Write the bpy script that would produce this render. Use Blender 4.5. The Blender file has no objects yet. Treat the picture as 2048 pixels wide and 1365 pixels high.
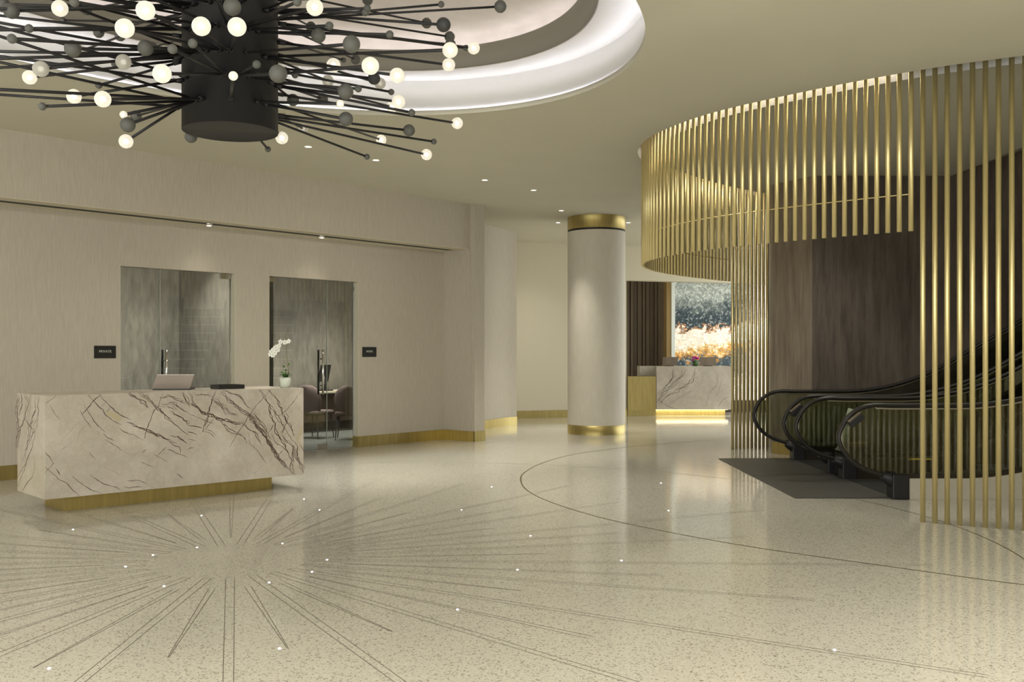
import bpy, bmesh, math, random
from mathutils import Vector, Matrix
rnd = random.Random(7)
R = math.radians
sc = bpy.context.scene
COL = sc.collection

# ------------------------------------------------------------------ camera
F, EYE, HZ, CXP = 1950.0, 1.5, 704.0, 1024.0
CEIL = 3.97
cam_d = bpy.data.cameras.new('camera')
cam = bpy.data.objects.new('camera', cam_d); COL.objects.link(cam)
cam.location = (0, 0, EYE); cam.rotation_euler = (R(90), 0, 0)
cam_d.sensor_width = 36; cam_d.sensor_fit = 'HORIZONTAL'
cam_d.lens = 36 * F / 2048
cam_d.shift_y = (HZ - 682.5) / 2048
cam_d.clip_start = .05; cam_d.clip_end = 200
sc.camera = cam

# ------------------------------------------------------------------ world, exposure
w = bpy.data.worlds.new('world'); sc.world = w; w.use_nodes = True
bg = w.node_tree.nodes['Background']
bg.inputs[0].default_value = (.97, 1.0, .98, 1); bg.inputs[1].default_value = 2.9
sc.view_settings.view_transform = 'Standard'; sc.view_settings.look = 'None'
sc.view_settings.gamma = 1; sc.view_settings.use_curve_mapping = False
sc.view_settings.exposure = 0.10
cy = sc.cycles
cy.max_bounces = 9; cy.diffuse_bounces = 4; cy.glossy_bounces = 4; cy.transmission_bounces = 6
cy.transparent_max_bounces = 20; cy.caustics_reflective = False; cy.caustics_refractive = False
cy.use_denoising = True; cy.sample_clamp_indirect = 4.0

WARM = (1.0, .97, .87)
def spot(loc, power, angle=70, blend=.8, color=WARM, target=None, size=.06):
    d = bpy.data.lights.new('spot_or_fill_lamp', 'SPOT'); d.energy = power; d.spot_size = R(angle); d.spot_blend = blend  # serves real downlights and added fill spots alike
    d.color = color; d.shadow_soft_size = size
    o = bpy.data.objects.new('spot_or_fill_lamp', d); COL.objects.link(o); o.location = loc
    if target is not None:
        o.rotation_euler = (Vector(target) - Vector(loc)).to_track_quat('-Z', 'Y').to_euler()
    return o
def area(loc, power, sx, sy, color=WARM, target=None, name='panel_lamp'):
    d = bpy.data.lights.new(name, 'AREA'); d.energy = power; d.shape = 'RECTANGLE'; d.size = sx; d.size_y = sy; d.color = color; d.spread = R(112)
    o = bpy.data.objects.new(name, d); COL.objects.link(o); o.location = loc
    if target is not None:
        o.rotation_euler = (Vector(target) - Vector(loc)).to_track_quat('-Z', 'Y').to_euler()
    return o

# visible ceiling downlights, fixtures built further down; the spots after them are added fill
DOWN = [(-2.45, 11.72), (-1.75, 12.54), (-.39, 14.0), (.33, 14.87), (.86, 17.02), (.88, 18.6), (2.22, 18.6)]
for x, y in DOWN:
    spot((x, y, CEIL - .03), 230 if y < 16 else 210, 66, 1.0)
for x, y in [(-6.5, 5.5), (-8.0, 2.5), (-5.0, 1.8), (-2.0, 1.2), (1.0, 1.2), (3.0, 4.4), (6.3, 5.2), (4.5, 1.5), (8.0, 2.0), (-6, -1.2), (-2, -1.2), (2, -1.2), (6, -1.2)]:
    spot((x, y, CEIL - .03), 450 if y < 2.6 else 270, 145, 1.0, size=.12)  # unseen spots near and behind the camera, added to brighten the room
for x, y, pw in [(-.5, 11.3, 210), (1.3, 10.0, 190), (2.0, 14.6, 90), (.6, 20.6, 90), (-3.2, 11.2, 120)]:
    spot((x, y, CEIL - .03), pw, 125, 1.0, size=.12)  # no fixtures here: spots added to lift the middle and far floor
# added fill spots, without fixtures, that brighten the long wall and the desk
for p, q in [((-3.8, 2.4), (-4.6, 12.8, 1.3)), ((1.7, 6.6), (-2.4, 15.0, 1.0)), ((-7.6, 1.6), (-8.2, 8.8, 1.3))]:
    spot((p[0], p[1], CEIL - .05), 600, 50, 1.0, target=q, size=.25)
for x, y in [(4.6, 10.2), (4.3, 12.4), (6.6, 11.6)]:
    spot((x, y, CEIL - .03), 95, 110, .9)  # fill spots added over the escalators, inside the rod screen

# ------------------------------------------------------------------ pixel helpers (photo frame 2048x1365)
def at(px, py, z=0.0):
    Y = (z - EYE) * F / (HZ - py); return Vector(((px - CXP) / F * Y, Y, z))
def aty(px, py, Y):
    return Vector(((px - CXP) / F * Y, Y, EYE + (HZ - py) * Y / F))
class Frame:
    """Vertical plane: origin o, direction d along it, b pointing away from the viewer."""
    def __init__(s, o, d, b):
        s.o = Vector((o[0], o[1], 0)); s.d = Vector((d[0], d[1], 0)).normalized(); s.b = Vector((b[0], b[1], 0)).normalized()
    def p(s, u, v, z): return s.o + s.d * u + s.b * v + Vector((0, 0, z))
    def hit(s, px, py, v=0.0):
        r = Vector(((px - CXP) / F, 1, (HZ - py) / F)); o = s.o + s.b * v
        t = o.dot(s.b) / r.dot(s.b); q = r * t
        return (q - o).dot(s.d), q.z + EYE
WL = Frame((-5.955, 11.34), (.667, .7455), (-.7455, .667))

# ------------------------------------------------------------------ materials
def newmat(name):
    m = bpy.data.materials.new(name); m.use_nodes = True
    nt = m.node_tree; b = nt.nodes['Principled BSDF']; return m, nt, b
def N(nt, t, **k):
    n = nt.nodes.new(t)
    for a, v in k.items():
        if a == 'ins':
            for i, x in v.items(): n.inputs[i].default_value = x
        else: setattr(n, a, v)
    return n
def plain(name, c, rough=.5, metal=0.0, emis=None, estr=0.0, spec=.5, **kw):
    m, nt, b = newmat(name)
    b.inputs['Base Color'].default_value = (*c, 1); b.inputs['Roughness'].default_value = rough
    b.inputs['Metallic'].default_value = metal; b.inputs['Specular IOR Level'].default_value = spec
    if emis: b.inputs['Emission Color'].default_value = (*emis, 1); b.inputs['Emission Strength'].default_value = estr
    return m
def ramp(nt, stops, interp='LINEAR'):
    r = N(nt, 'ShaderNodeValToRGB'); cr = r.color_ramp; cr.interpolation = interp
    while len(cr.elements) < len(stops): cr.elements.new(.5)
    for e, (p, c) in zip(cr.elements, stops): e.position = p; e.color = (*c, 1)
    return r
def coords(nt, scale=(1, 1, 1), rot=(0, 0, 0)):
    g = N(nt, 'ShaderNodeNewGeometry'); mp = N(nt, 'ShaderNodeMapping')
    mp.inputs['Scale'].default_value = scale; mp.inputs['Rotation'].default_value = rot
    nt.links.new(g.outputs['Position'], mp.inputs['Vector']); return mp.outputs[0]
def noise(nt, vec, scale, detail=3, rough=.5):
    n = N(nt, 'ShaderNodeTexNoise'); n.inputs['Scale'].default_value = scale; n.inputs['Detail'].default_value = detail
    n.inputs['Roughness'].default_value = rough; nt.links.new(vec, n.inputs['Vector']); return n
def mixc(nt, fac, a, b, typ='MIX'):
    m = N(nt, 'ShaderNodeMix', data_type='RGBA', blend_type=typ)
    L = nt.links
    for s, v in ((0, fac), (6, a), (7, b)):
        if hasattr(v, 'default_value') or hasattr(v, 'is_output'): L.new(v, m.inputs[s])
        else: m.inputs[s].default_value = v if isinstance(v, (int, float)) else (*v, 1)
    return m.outputs[2]
def noisy(name, c1, c2, scale, stretch=(1, 1, 1), rough=.6, metal=0, bump=0.0, lo=.35, hi=.65, detail=4, spec=.5):
    m, nt, b = newmat(name)
    n = noise(nt, coords(nt, stretch), scale, detail)
    r = ramp(nt, [(lo, c1), (hi, c2)]); nt.links.new(n.outputs[0], r.inputs[0])
    nt.links.new(r.outputs[0], b.inputs['Base Color'])
    b.inputs['Roughness'].default_value = rough; b.inputs['Metallic'].default_value = metal
    b.inputs['Specular IOR Level'].default_value = spec
    if bump:
        bp = N(nt, 'ShaderNodeBump'); bp.inputs['Strength'].default_value = bump; bp.inputs['Distance'].default_value = .01
        nt.links.new(n.outputs[0], bp.inputs['Height']); nt.links.new(bp.outputs[0], b.inputs['Normal'])
    return m

M = {}
M['ceiling'] = noisy('ceiling_paint', (.61, .585, .48), (.63, .605, .495), 1.2, rough=.9, spec=.2)
M['paint'] = plain('cream_paint', (.64, .59, .46), .85, spec=.2)
M['fabric'] = noisy('wall_fabric', (.465, .42, .345), (.535, .485, .40), 45, (1.6, 1.6, .12), rough=.85, bump=.06, lo=.3, hi=.7, spec=.25)
M['column'] = noisy('column_plaster', (.66, .61, .515), (.70, .65, .55), 14, (1, 1, .3), rough=.6, lo=.3, hi=.7, spec=.3)
M['gold'] = noisy('brushed_brass', (.43, .34, .13), (.52, .42, .17), 20, (1, 1, .1), rough=.42, metal=.9, lo=.3, hi=.7)
M['rod'] = plain('satin_gold_rod', (.78, .665, .34), .35, .78)
M['black'] = plain('black_metal', (.022, .021, .023), .45, .3)
M['drum'] = plain('matte_black_drum', (.021, .020, .022), .5, .2)
M['dark'] = plain('dark_recess', (.012, .011, .01), .6)
M['steel'] = plain('brushed_steel', (.62, .60, .55), .3, 1)
M['chrome'] = plain('polished_chrome', (.8, .78, .74), .12, 1)
M['rubber'] = plain('handrail_rubber', (.020, .017, .014), .38, 0, spec=.4)
M['white'] = plain('white_plaster', (.82, .81, .80), .8, spec=.2)
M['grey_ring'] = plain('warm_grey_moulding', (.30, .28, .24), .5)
M['greyball'] = plain('grey_resin', (.11, .11, .10), .55)
M['greyball_dark'] = plain('dark_grey_resin', (.045, .045, .043), .55)
M['steps'] = noisy('step_metal', (.022, .021, .019), (.038, .036, .032), 60, (1, 8, 1), rough=.65, spec=.2)
M['deck'] = plain('dark_bronze_deck', (.05, .040, .030), .35, .5)
M['clad'] = noisy('stone_cladding', (.56, .52, .42), (.60, .56, .46), 40, rough=.4)
M['mat'] = noisy('ribbed_floor_plate', (.055, .052, .046), (.10, .095, .085), 22, (.25, 6, 1), rough=.5, metal=.3, lo=.3, hi=.7)
M['yellow'] = plain('yellow_marking', (.75, .55, .03), .5)
M['carpet'] = noisy('blue_grey_carpet', (.07, .08, .075), (.12, .13, .12), 90, rough=.95)
M['upholstery'] = noisy('mauve_upholstery', (.12, .09, .085), (.16, .125, .12), 120, rough=.9)
M['darkwood'] = noisy('dark_table', (.045, .032, .026), (.07, .05, .04), 8, (1, 6, 1), rough=.4)
M['screenblack'] = plain('black_plastic', (.012, .012, .013), .35)
M['alu'] = plain('silver_aluminium', (.52, .46, .42), .38, .85)
M['petal'] = plain('white_petal', (.86, .86, .80), .6)
M['petal_pink'] = plain('magenta_petal', (.55, .03, .25), .6)
M['leaf'] = plain('orchid_leaf', (.06, .13, .03), .45)
M['stem'] = plain('orchid_stem', (.14, .13, .05), .6)
M['pot'] = plain('frosted_white_pot', (.62, .66, .56), .3)
M['signblack'] = plain('sign_black', (.012, .011, .010), .45)
M['signtext'] = plain('sign_lettering', (.62, .62, .55), .5)
M['brassinlay'] = plain('dark_brass_inlay', (.16, .125, .06), .4, .5)
M['inlay'] = plain('fine_dark_inlay', (.15, .13, .095), .5, .2)
M['vein'] = plain('marble_vein', (.115, .08, .062), .35)
M['vein_soft'] = plain('soft_marble_vein', (.34, .285, .235), .35)
M['vein_yellow'] = plain('ochre_marble_vein', (.50, .43, .27), .35)

def emit(name, c, s):
    m = bpy.data.materials.new(name); m.use_nodes = True; nt = m.node_tree; nt.nodes.clear()
    e = N(nt, 'ShaderNodeEmission'); e.inputs[0].default_value = (*c, 1); e.inputs[1].default_value = s
    o = N(nt, 'ShaderNodeOutputMaterial'); nt.links.new(e.outputs[0], o.inputs[0]); return m
M['led_cool'] = emit('led_cove_white', (.90, .89, 1.0), 58)
M['dome_fill_glow'] = emit('dome_fill_glow', (1.0, .93, .92), 4.5)  # glow of the added strip that brightens the dome
M['led_warm'] = emit('led_slot_warm', (1.0, .86, .66), 24)
M['led_desk'] = emit('led_desk_warm', (1.0, .88, .60), 26)
M['lamp_face'] = emit('downlight_face', (1.0, .93, .75), 9)
M['bulb'] = emit('globe_bulb', (1.0, .95, .82), 11)
M['bulb_dim'] = emit('globe_bulb_dim', (1.0, .95, .80), 1.5)
M['floor_led'] = emit('floor_led', (.92, .96, 1.0), 10)

def glass(name, tint, ior=1.5, base_refl=0.0, rough=.01):
    m = bpy.data.materials.new(name); m.use_nodes = True; nt = m.node_tree; nt.nodes.clear(); L = nt.links
    t = N(nt, 'ShaderNodeBsdfTransparent'); t.inputs[0].default_value = (*tint, 1)
    g = N(nt, 'ShaderNodeBsdfGlossy'); g.inputs['Roughness'].default_value = rough
    fr = N(nt, 'ShaderNodeFresnel'); fr.inputs[0].default_value = ior
    ad = N(nt, 'ShaderNodeMath', operation='ADD', use_clamp=True); ad.inputs[1].default_value = base_refl
    mx = N(nt, 'ShaderNodeMixShader'); o = N(nt, 'ShaderNodeOutputMaterial')
    L.new(fr.outputs[0], ad.inputs[0]); L.new(ad.outputs[0], mx.inputs[0]); L.new(t.outputs[0], mx.inputs[1]); L.new(g.outputs[0], mx.inputs[2]); L.new(mx.outputs[0], o.inputs[0])
    return m
M['glass'] = glass('door_glass', (.80, .80, .775), base_refl=.0)
M['glass_edge'] = plain('glass_edge', (.50, .55, .48), .2)
M['glass_green'] = glass('green_balustrade_glass', (.78, .81, .755), base_refl=.05)
def globe_mat(name, mixt):
    m = bpy.data.materials.new(name); m.use_nodes = True; nt = m.node_tree; nt.nodes.clear(); L = nt.links
    t = N(nt, 'ShaderNodeBsdfTransparent'); t.inputs[0].default_value = (1, .99, .96, 1)
    tr = N(nt, 'ShaderNodeBsdfTranslucent'); tr.inputs[0].default_value = (.85, .83, .78, 1)
    d = N(nt, 'ShaderNodeBsdfDiffuse'); d.inputs[0].default_value = (.62, .61, .56, 1)
    a = N(nt, 'ShaderNodeMixShader'); a.inputs[0].default_value = .5
    b = N(nt, 'ShaderNodeMixShader'); b.inputs[0].default_value = mixt
    o = N(nt, 'ShaderNodeOutputMaterial')
    L.new(tr.outputs[0], a.inputs[1]); L.new(d.outputs[0], a.inputs[2]); L.new(t.outputs[0], b.inputs[1]); L.new(a.outputs[0], b.inputs[2]); L.new(b.outputs[0], o.inputs[0])
    return m
M['globe'] = globe_mat('frosted_globe', .80)

# floor terrazzo
def floor_mat():
    m, nt, b = newmat('terrazzo'); L = nt.links
    v = coords(nt)
    big = noise(nt, v, .6, 3); r0 = ramp(nt, [(.3, (.55, .525, .46)), (.7, (.59, .565, .495))]); L.new(big.outputs[0], r0.inputs[0])
    vo = N(nt, 'ShaderNodeTexVoronoi'); vo.inputs['Scale'].default_value = 120; L.new(v, vo.inputs['Vector'])
    sep = N(nt, 'ShaderNodeSeparateColor'); L.new(vo.outputs['Color'], sep.inputs[0])
    r1 = ramp(nt, [(0, (.34, .31, .26)), (.08, (.52, .49, .43)), (.16, (1, 1, 1)), (.8, (1, 1, 1)), (.93, (1.15, 1.13, 1.08))]); L.new(sep.outputs[0], r1.inputs[0])
    c = mixc(nt, .8, r0.outputs[0], r1.outputs[0], 'MULTIPLY')
    vo2 = N(nt, 'ShaderNodeTexVoronoi'); vo2.inputs['Scale'].default_value = 210; L.new(v, vo2.inputs['Vector'])
    s2 = N(nt, 'ShaderNodeSeparateColor'); L.new(vo2.outputs['Color'], s2.inputs[0])
    r2 = ramp(nt, [(0, (.78, .76, .72)), (.25, (1, 1, 1)), (.9, (1.06, 1.05, 1.03))]); L.new(s2.outputs[1], r2.inputs[0])
    c = mixc(nt, .8, c, r2.outputs[0], 'MULTIPLY')
    L.new(c, b.inputs['Base Color']); b.inputs['Roughness'].default_value = .105; b.inputs['Specular IOR Level'].default_value = .5
    return m
M['floor'] = floor_mat()
def marble_mat():
    m, nt, b = newmat('veined_marble'); L = nt.links
    v = coords(nt, (1, 1, 1), (0, .5, .3))
    n1 = noise(nt, v, 1.6, 6, .6); r = ramp(nt, [(.3, (.60, .545, .47)), (.5, (.50, .45, .375)), (.7, (.64, .585, .505))]); L.new(n1.outputs[0], r.inputs[0])
    n2 = noise(nt, v, 5, 8, .7); r2 = ramp(nt, [(.44, (1, 1, 1)), (.5, (.90, .88, .86)), (.54, (1, 1, 1))]); L.new(n2.outputs[0], r2.inputs[0])
    c = mixc(nt, .8, r.outputs[0], r2.outputs[0], 'MULTIPLY')
    L.new(c, b.inputs['Base Color']); b.inputs['Roughness'].default_value = .32
    return m
M['marble'] = marble_mat()
def panel_mat(name, a, b_, sc1, streak, rough=.5):
    m, nt, b = newmat(name); L = nt.links
    n1 = noise(nt, coords(nt, (1, 1, streak)), sc1, 6, .65); n2 = noise(nt, coords(nt, (1, 1, .5)), 1.3, 4)
    r = ramp(nt, [(.3, a), (.72, b_)]); L.new(n1.outputs[0], r.inputs[0])
    r2 = ramp(nt, [(.3, (.72, .72, .72)), (.7, (1.15, 1.12, 1.08))]); L.new(n2.outputs[0], r2.inputs[0])
    c = mixc(nt, .9, r.outputs[0], r2.outputs[0], 'MULTIPLY'); L.new(c, b.inputs['Base Color']); b.inputs['Roughness'].default_value = rough
    return m
M['wood'] = panel_mat('dark_timber_panel', (.066, .051, .042), (.17, .137, .113), 14, .10, .45)
M['wood_light'] = panel_mat('lighter_timber_panel', (.17, .135, .105), (.33, .275, .22), 14, .10, .45)
M['plaster_grey'] = panel_mat('mottled_grey_panel', (.185, .18, .158), (.36, .345, .31), 13, .25, .6)
M['taupe'] = noisy('taupe_flutes', (.155, .12, .085), (.20, .158, .11), 6, (1, 1, .2), rough=.55)
M['dome'] = noisy('rose_grey_canopy', (.70, .64, .61), (.82, .76, .73), 5, (1, 1, 1), rough=.6, lo=.25, hi=.75, detail=8)
def onyx_mat():
    m = bpy.data.materials.new('backlit_onyx'); m.use_nodes = True; nt = m.node_tree; L = nt.links
    b = nt.nodes['Principled BSDF']
    g = N(nt, 'ShaderNodeNewGeometry'); sx = N(nt, 'ShaderNodeSeparateXYZ'); L.new(g.outputs['Position'], sx.inputs[0])
    v = g.outputs['Position']
    big = noise(nt, v, 1.1, 3, .5); fine = noise(nt, v, 5, 9, .72); fine.inputs['Distortion'].default_value = .8
    def mth(op, a, b2, clamp=False):
        n = N(nt, 'ShaderNodeMath', operation=op, use_clamp=clamp)
        for i, q in enumerate((a, b2)):
            if isinstance(q, (int, float)): n.inputs[i].default_value = q
            else: L.new(q, n.inputs[i])
        return n.outputs[0]
    h = mth('ADD', sx.outputs[2], mth('MULTIPLY', mth('SUBTRACT', big.outputs[0], .5), .7))
    h = mth('ADD', h, mth('MULTIPLY', mth('SUBTRACT', fine.outputs[0], .5), 1.15))
    h = mth('ADD', h, mth('MULTIPLY', mth('SUBTRACT', sx.outputs[0], 5.0), -.10))
    t = mth('DIVIDE', mth('SUBTRACT', h, .2), 3.2, True)
    slate = (.035, .055, .065); pale = (.42, .46, .42); cream = (.95, .84, .66); gold = (.55, .27, .05)
    r = ramp(nt, [(0, (.80, .74, .66)), (.16, (.60, .60, .55)), (.26, slate), (.375, (.06, .085, .095)), (.405, gold), (.435, (.75, .50, .20)), (.465, cream), (.565, (.95, .86, .72)), (.59, (.40, .17, .05)), (.61, slate), (.72, (.05, .07, .08)), (.79, (.22, .25, .23)), (.85, pale), (.93, (.30, .33, .30)), (1, pale)])
    L.new(t, r.inputs[0])
    vo = N(nt, 'ShaderNodeTexVoronoi'); vo.inputs['Scale'].default_value = 34; L.new(v, vo.inputs['Vector'])
    s2 = N(nt, 'ShaderNodeSeparateColor'); L.new(vo.outputs['Color'], s2.inputs[0])
    r2 = ramp(nt, [(0, (.45, .48, .5)), (.3, (.8, .8, .8)), (.7, (1.1, 1.1, 1.05)), (.9, (2.2, 2.1, 1.9))]); L.new(s2.outputs[0], r2.inputs[0])
    c = mixc(nt, .55, r.outputs[0], r2.outputs[0], 'MULTIPLY')
    vo3 = N(nt, 'ShaderNodeTexVoronoi'); vo3.inputs['Scale'].default_value = 22; L.new(v, vo3.inputs['Vector'])
    s3 = N(nt, 'ShaderNodeSeparateColor'); L.new(vo3.outputs['Color'], s3.inputs[0])
    n3 = noise(nt, v, 16, 4, .6)
    r3 = ramp(nt, [(.50, (0, 0, 0)), (.62, (1, 1, 1))]); L.new(mth('MULTIPLY', mth('ADD', s3.outputs[1], .25), n3.outputs[0]), r3.inputs[0])
    c = mixc(nt, mth('MULTIPLY', r3.outputs[0], .45), c, (.62, .66, .64))
    rx = ramp(nt, [(.53, (0, 0, 0)), (.62, (1, 1, 1))])
    L.new(mth('DIVIDE', mth('ADD', sx.outputs[0], mth('MULTIPLY', big.outputs[0], 1.2)), 11.5), rx.inputs[0])
    c = mixc(nt, rx.outputs[0], c, (.92, .82, .74))
    L.new(c, b.inputs['Base Color']); b.inputs['Roughness'].default_value = .3
    L.new(c, b.inputs['Emission Color']); b.inputs['Emission Strength'].default_value = .45
    return m
M['onyx'] = onyx_mat()

# ------------------------------------------------------------------ mesh helpers
class MB:
    def __init__(s): s.v = []; s.f = []; s.m = []; s.sm = []
    def add(s, vs, fs, mi=0, smooth=False):
        k = len(s.v); s.v += [tuple(x) for x in vs]
        for f in fs: s.f.append([i + k for i in f]); s.m.append(mi); s.sm.append(smooth)
        return s
    def prism(s, poly, z0, z1, mi=0, caps=True):
        """poly: list of (x,y); vertical prism."""
        n = len(poly); vs = [(x, y, z0) for x, y in poly] + [(x, y, z1) for x, y in poly]
        fs = [[i, (i + 1) % n, (i + 1) % n + n, i + n] for i in range(n)]
        if caps: fs += [list(range(n))[::-1], list(range(n, 2 * n))]
        return s.add(vs, fs, mi)
    def hexa(s, p8, mi=0):
        """8 points: 4 lower loop, 4 upper loop"""
        return s.add(p8, [[3, 2, 1, 0], [4, 5, 6, 7], [0, 1, 5, 4], [1, 2, 6, 5], [2, 3, 7, 6], [3, 0, 4, 7]], mi)
    def fbox(s, fr, u0, u1, v0, v1, z0, z1, mi=0):
        P = [fr.p(u0, v0, z0), fr.p(u1, v0, z0), fr.p(u1, v1, z0), fr.p(u0, v1, z0)]
        return s.hexa(P + [q + Vector((0, 0, z1 - z0)) for q in P], mi)
    def box(s, x0, x1, y0, y1, z0, z1, mi=0):
        return s.prism([(x0, y0), (x1, y0), (x1, y1), (x0, y1)], z0, z1, mi)
    def obox(s, c, ax, ay, az, mi=0):
        """box with centre c and half-vectors"""
        c = Vector(c); ax, ay, az = Vector(ax), Vector(ay), Vector(az)
        P = [c - ax - ay - az, c + ax - ay - az, c + ax + ay - az, c - ax + ay - az]
        return s.hexa(P + [q + az * 2 for q in P], mi)
    def tube(s, pts, r, n=10, mi=0, closed=False, radii=None):
        pts = [Vector(p) for p in pts]; k = len(pts); rings = []; up = None
        for i, p in enumerate(pts):
            if closed: t = pts[(i + 1) % k] - pts[i - 1]
            else: t = pts[min(i + 1, k - 1)] - pts[max(i - 1, 0)]
            t.normalize()
            if up is None:
                up = Vector((0, 0, 1)) if abs(t.z) < .9 else Vector((1, 0, 0))
            a = t.cross(up); a.normalize(); bb = a.cross(t); up = bb
            rr = radii[i] if radii else r
            if isinstance(rr, tuple): ra, rb = rr
            else: ra = rb = rr
            rings.append([p + a * math.cos(2 * math.pi * j / n) * ra + bb * math.sin(2 * math.pi * j / n) * rb for j in range(n)])
        vs = [q for rg in rings for q in rg]; fs = []
        for i in range(k if closed else k - 1):
            for j in range(n):
                a0 = i * n + j; a1 = i * n + (j + 1) % n; b0 = ((i + 1) % k) * n + j; b1 = ((i + 1) % k) * n + (j + 1) % n
                fs.append([a0, a1, b1, b0])
        s.add(vs, fs, mi, True)
        if not closed:
            s.add(rings[0], [list(range(n))[::-1]], mi); s.add(rings[-1], [list(range(n))], mi)
        return s
    def cyl(s, p0, p1, r, n=16, mi=0, r1=None):
        return s.tube([p0, p1], r, n, mi, radii=[r, r if r1 is None else r1])
    def lathe(s, c, prof, n=32, mi=0):
        """prof: list of (radius, z) about vertical axis at c"""
        c = Vector(c); vs = []; fs = []
        for r_, z in prof:
            for j in range(n):
                a = 2 * math.pi * j / n; vs.append(c + Vector((r_ * math.cos(a), r_ * math.sin(a), z)))
        for i in range(len(prof) - 1):
            for j in range(n):
                fs.append([i * n + j, i * n + (j + 1) % n, (i + 1) * n + (j + 1) % n, (i + 1) * n + j])
        return s.add(vs, fs, mi, True)
    def sphere(s, c, r, n=16, mi=0, sc3=(1, 1, 1)):
        prof = [(max(1e-5, r * math.sin(math.pi * i / (n // 2))), -r * math.cos(math.pi * i / (n // 2))) for i in range(n // 2 + 1)]
        k = len(s.v); s.lathe((0, 0, 0), prof, n, mi)
        for i in range(k, len(s.v)):
            x = s.v[i]; s.v[i] = (x[0] * sc3[0] + c[0], x[1] * sc3[1] + c[1], x[2] * sc3[2] + c[2])
        return s
    def ribbon(s, pts, wdt, nrm, mi=0, widths=None):
        """flat strip along pts lying in the plane with normal nrm"""
        nrm = Vector(nrm).normalized(); pts = [Vector(p) for p in pts]; vs = []; fs = []
        for i, p in enumerate(pts):
            t = (pts[min(i + 1, len(pts) - 1)] - pts[max(i - 1, 0)]).normalized(); a = t.cross(nrm).normalized()
            ww = (widths[i] if widths else wdt) / 2
            vs += [p + a * ww, p - a * ww]
        for i in range(len(pts) - 1): fs.append([2 * i, 2 * i + 1, 2 * i + 3, 2 * i + 2])
        return s.add(vs, fs, mi)
    def mesh(s, name, mats):
        me = bpy.data.meshes.new(name); me.from_pydata(s.v, [], s.f)
        for m in (mats if isinstance(mats, (list, tuple)) else [mats]): me.materials.append(m)
        me.polygons.foreach_set('material_index', s.m); me.polygons.foreach_set('use_smooth', s.sm); me.update()
        bm = bmesh.new(); bm.from_mesh(me); bmesh.ops.remove_doubles(bm, verts=bm.verts, dist=1e-6) if len(s.v) < 60000 else None
        bmesh.ops.recalc_face_normals(bm, faces=bm.faces); bm.to_mesh(me); bm.free()
        return me
    def build(s, name, mats, parent=None, loc=(0, 0, 0), bevel=0, **props):
        o = bpy.data.objects.new(name, s.mesh(name, mats)); COL.objects.link(o); o.location = loc
        if parent is not None:
            o.parent = parent; o.matrix_parent_inverse = Matrix.Translation(-Vector(parent.location))
        if bevel:
            b = o.modifiers.new('bevel', 'BEVEL'); b.width = bevel; b.segments = 2; b.limit_method = 'ANGLE'; b.angle_limit = R(40)
        for k, v in props.items(): o[k] = v
        return o
def thing(name, label, cat, loc, group=None):
    o = bpy.data.objects.new(name, None); COL.objects.link(o); o.location = loc; o.empty_display_size = .2
    o['label'] = label; o['category'] = cat
    if group: o['group'] = group
    return o
def tagt(o, label, cat, group=None):
    o['label'] = label; o['category'] = cat
    if group: o['group'] = group
    return o
def struct(o, label=None, cat=None):
    o['kind'] = 'structure'
    if label: o['label'] = label
    if cat: o['category'] = cat
    return o
def catmull(P, per=8):
    P = [Vector(p) for p in P]; out = []
    for i in range(len(P) - 1):
        p0 = P[max(i - 1, 0)]; p1 = P[i]; p2 = P[i + 1]; p3 = P[min(i + 2, len(P) - 1)]
        for k in range(per):
            t = k / per
            out.append(.5 * ((2 * p1) + (p2 - p0) * t + (2 * p0 - 5 * p1 + 4 * p2 - p3) * t * t + (3 * p1 - p0 - 3 * p2 + p3) * t ** 3))
    out.append(P[-1]); return out
def resample(P, step):
    out = [P[0].copy()]; acc = 0.0; d = step
    for a, b in zip(P, P[1:]):
        L_ = (b - a).length; pos = 0.0
        while acc + (L_ - pos) >= step:
            pos += step - acc; acc = 0.0; out.append(a.lerp(b, pos / L_))
        acc += L_ - pos
    return out
def offset2(P, d):
    out = []
    for i, p in enumerate(P):
        t = (P[min(i + 1, len(P) - 1)] - P[max(i - 1, 0)]); n = Vector((-t.y, t.x, 0)).normalized(); out.append(p + n * d)
    return out

# ================================================================== SETTING
# ---- ellipse of the ceiling opening
OC = Vector((-2.0, 7.06, 0)); OD = Vector((.68, .733, 0)).normalized(); OB = Vector((-OD.y, OD.x, 0))
def ell(a, b, z, n=128):
    return [OC + OD * (a * math.cos(2 * math.pi * i / n)) + OB * (b * math.sin(2 * math.pi * i / n)) + Vector((0, 0, z)) for i in range(n)]
EA, EB = 3.50, 2.62
# ---- path of the gold rod screen (from the front right round to the back right)
SP = [(8.2, 6.75), (6.6, 7.2), (5.2, 7.75), (4.23, 8.22), (3.62, 8.59), (2.88, 9.24), (2.13, 10.10), (1.72, 10.98), (1.60, 11.75), (1.72, 12.5), (2.08, 13.3), (2.65, 14.1), (3.36, 14.90), (4.12, 15.55)]
SPATH = catmull([Vector((x, y, 0)) for x, y in SP], 16)
GIN = offset2(SPATH, .0)

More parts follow.
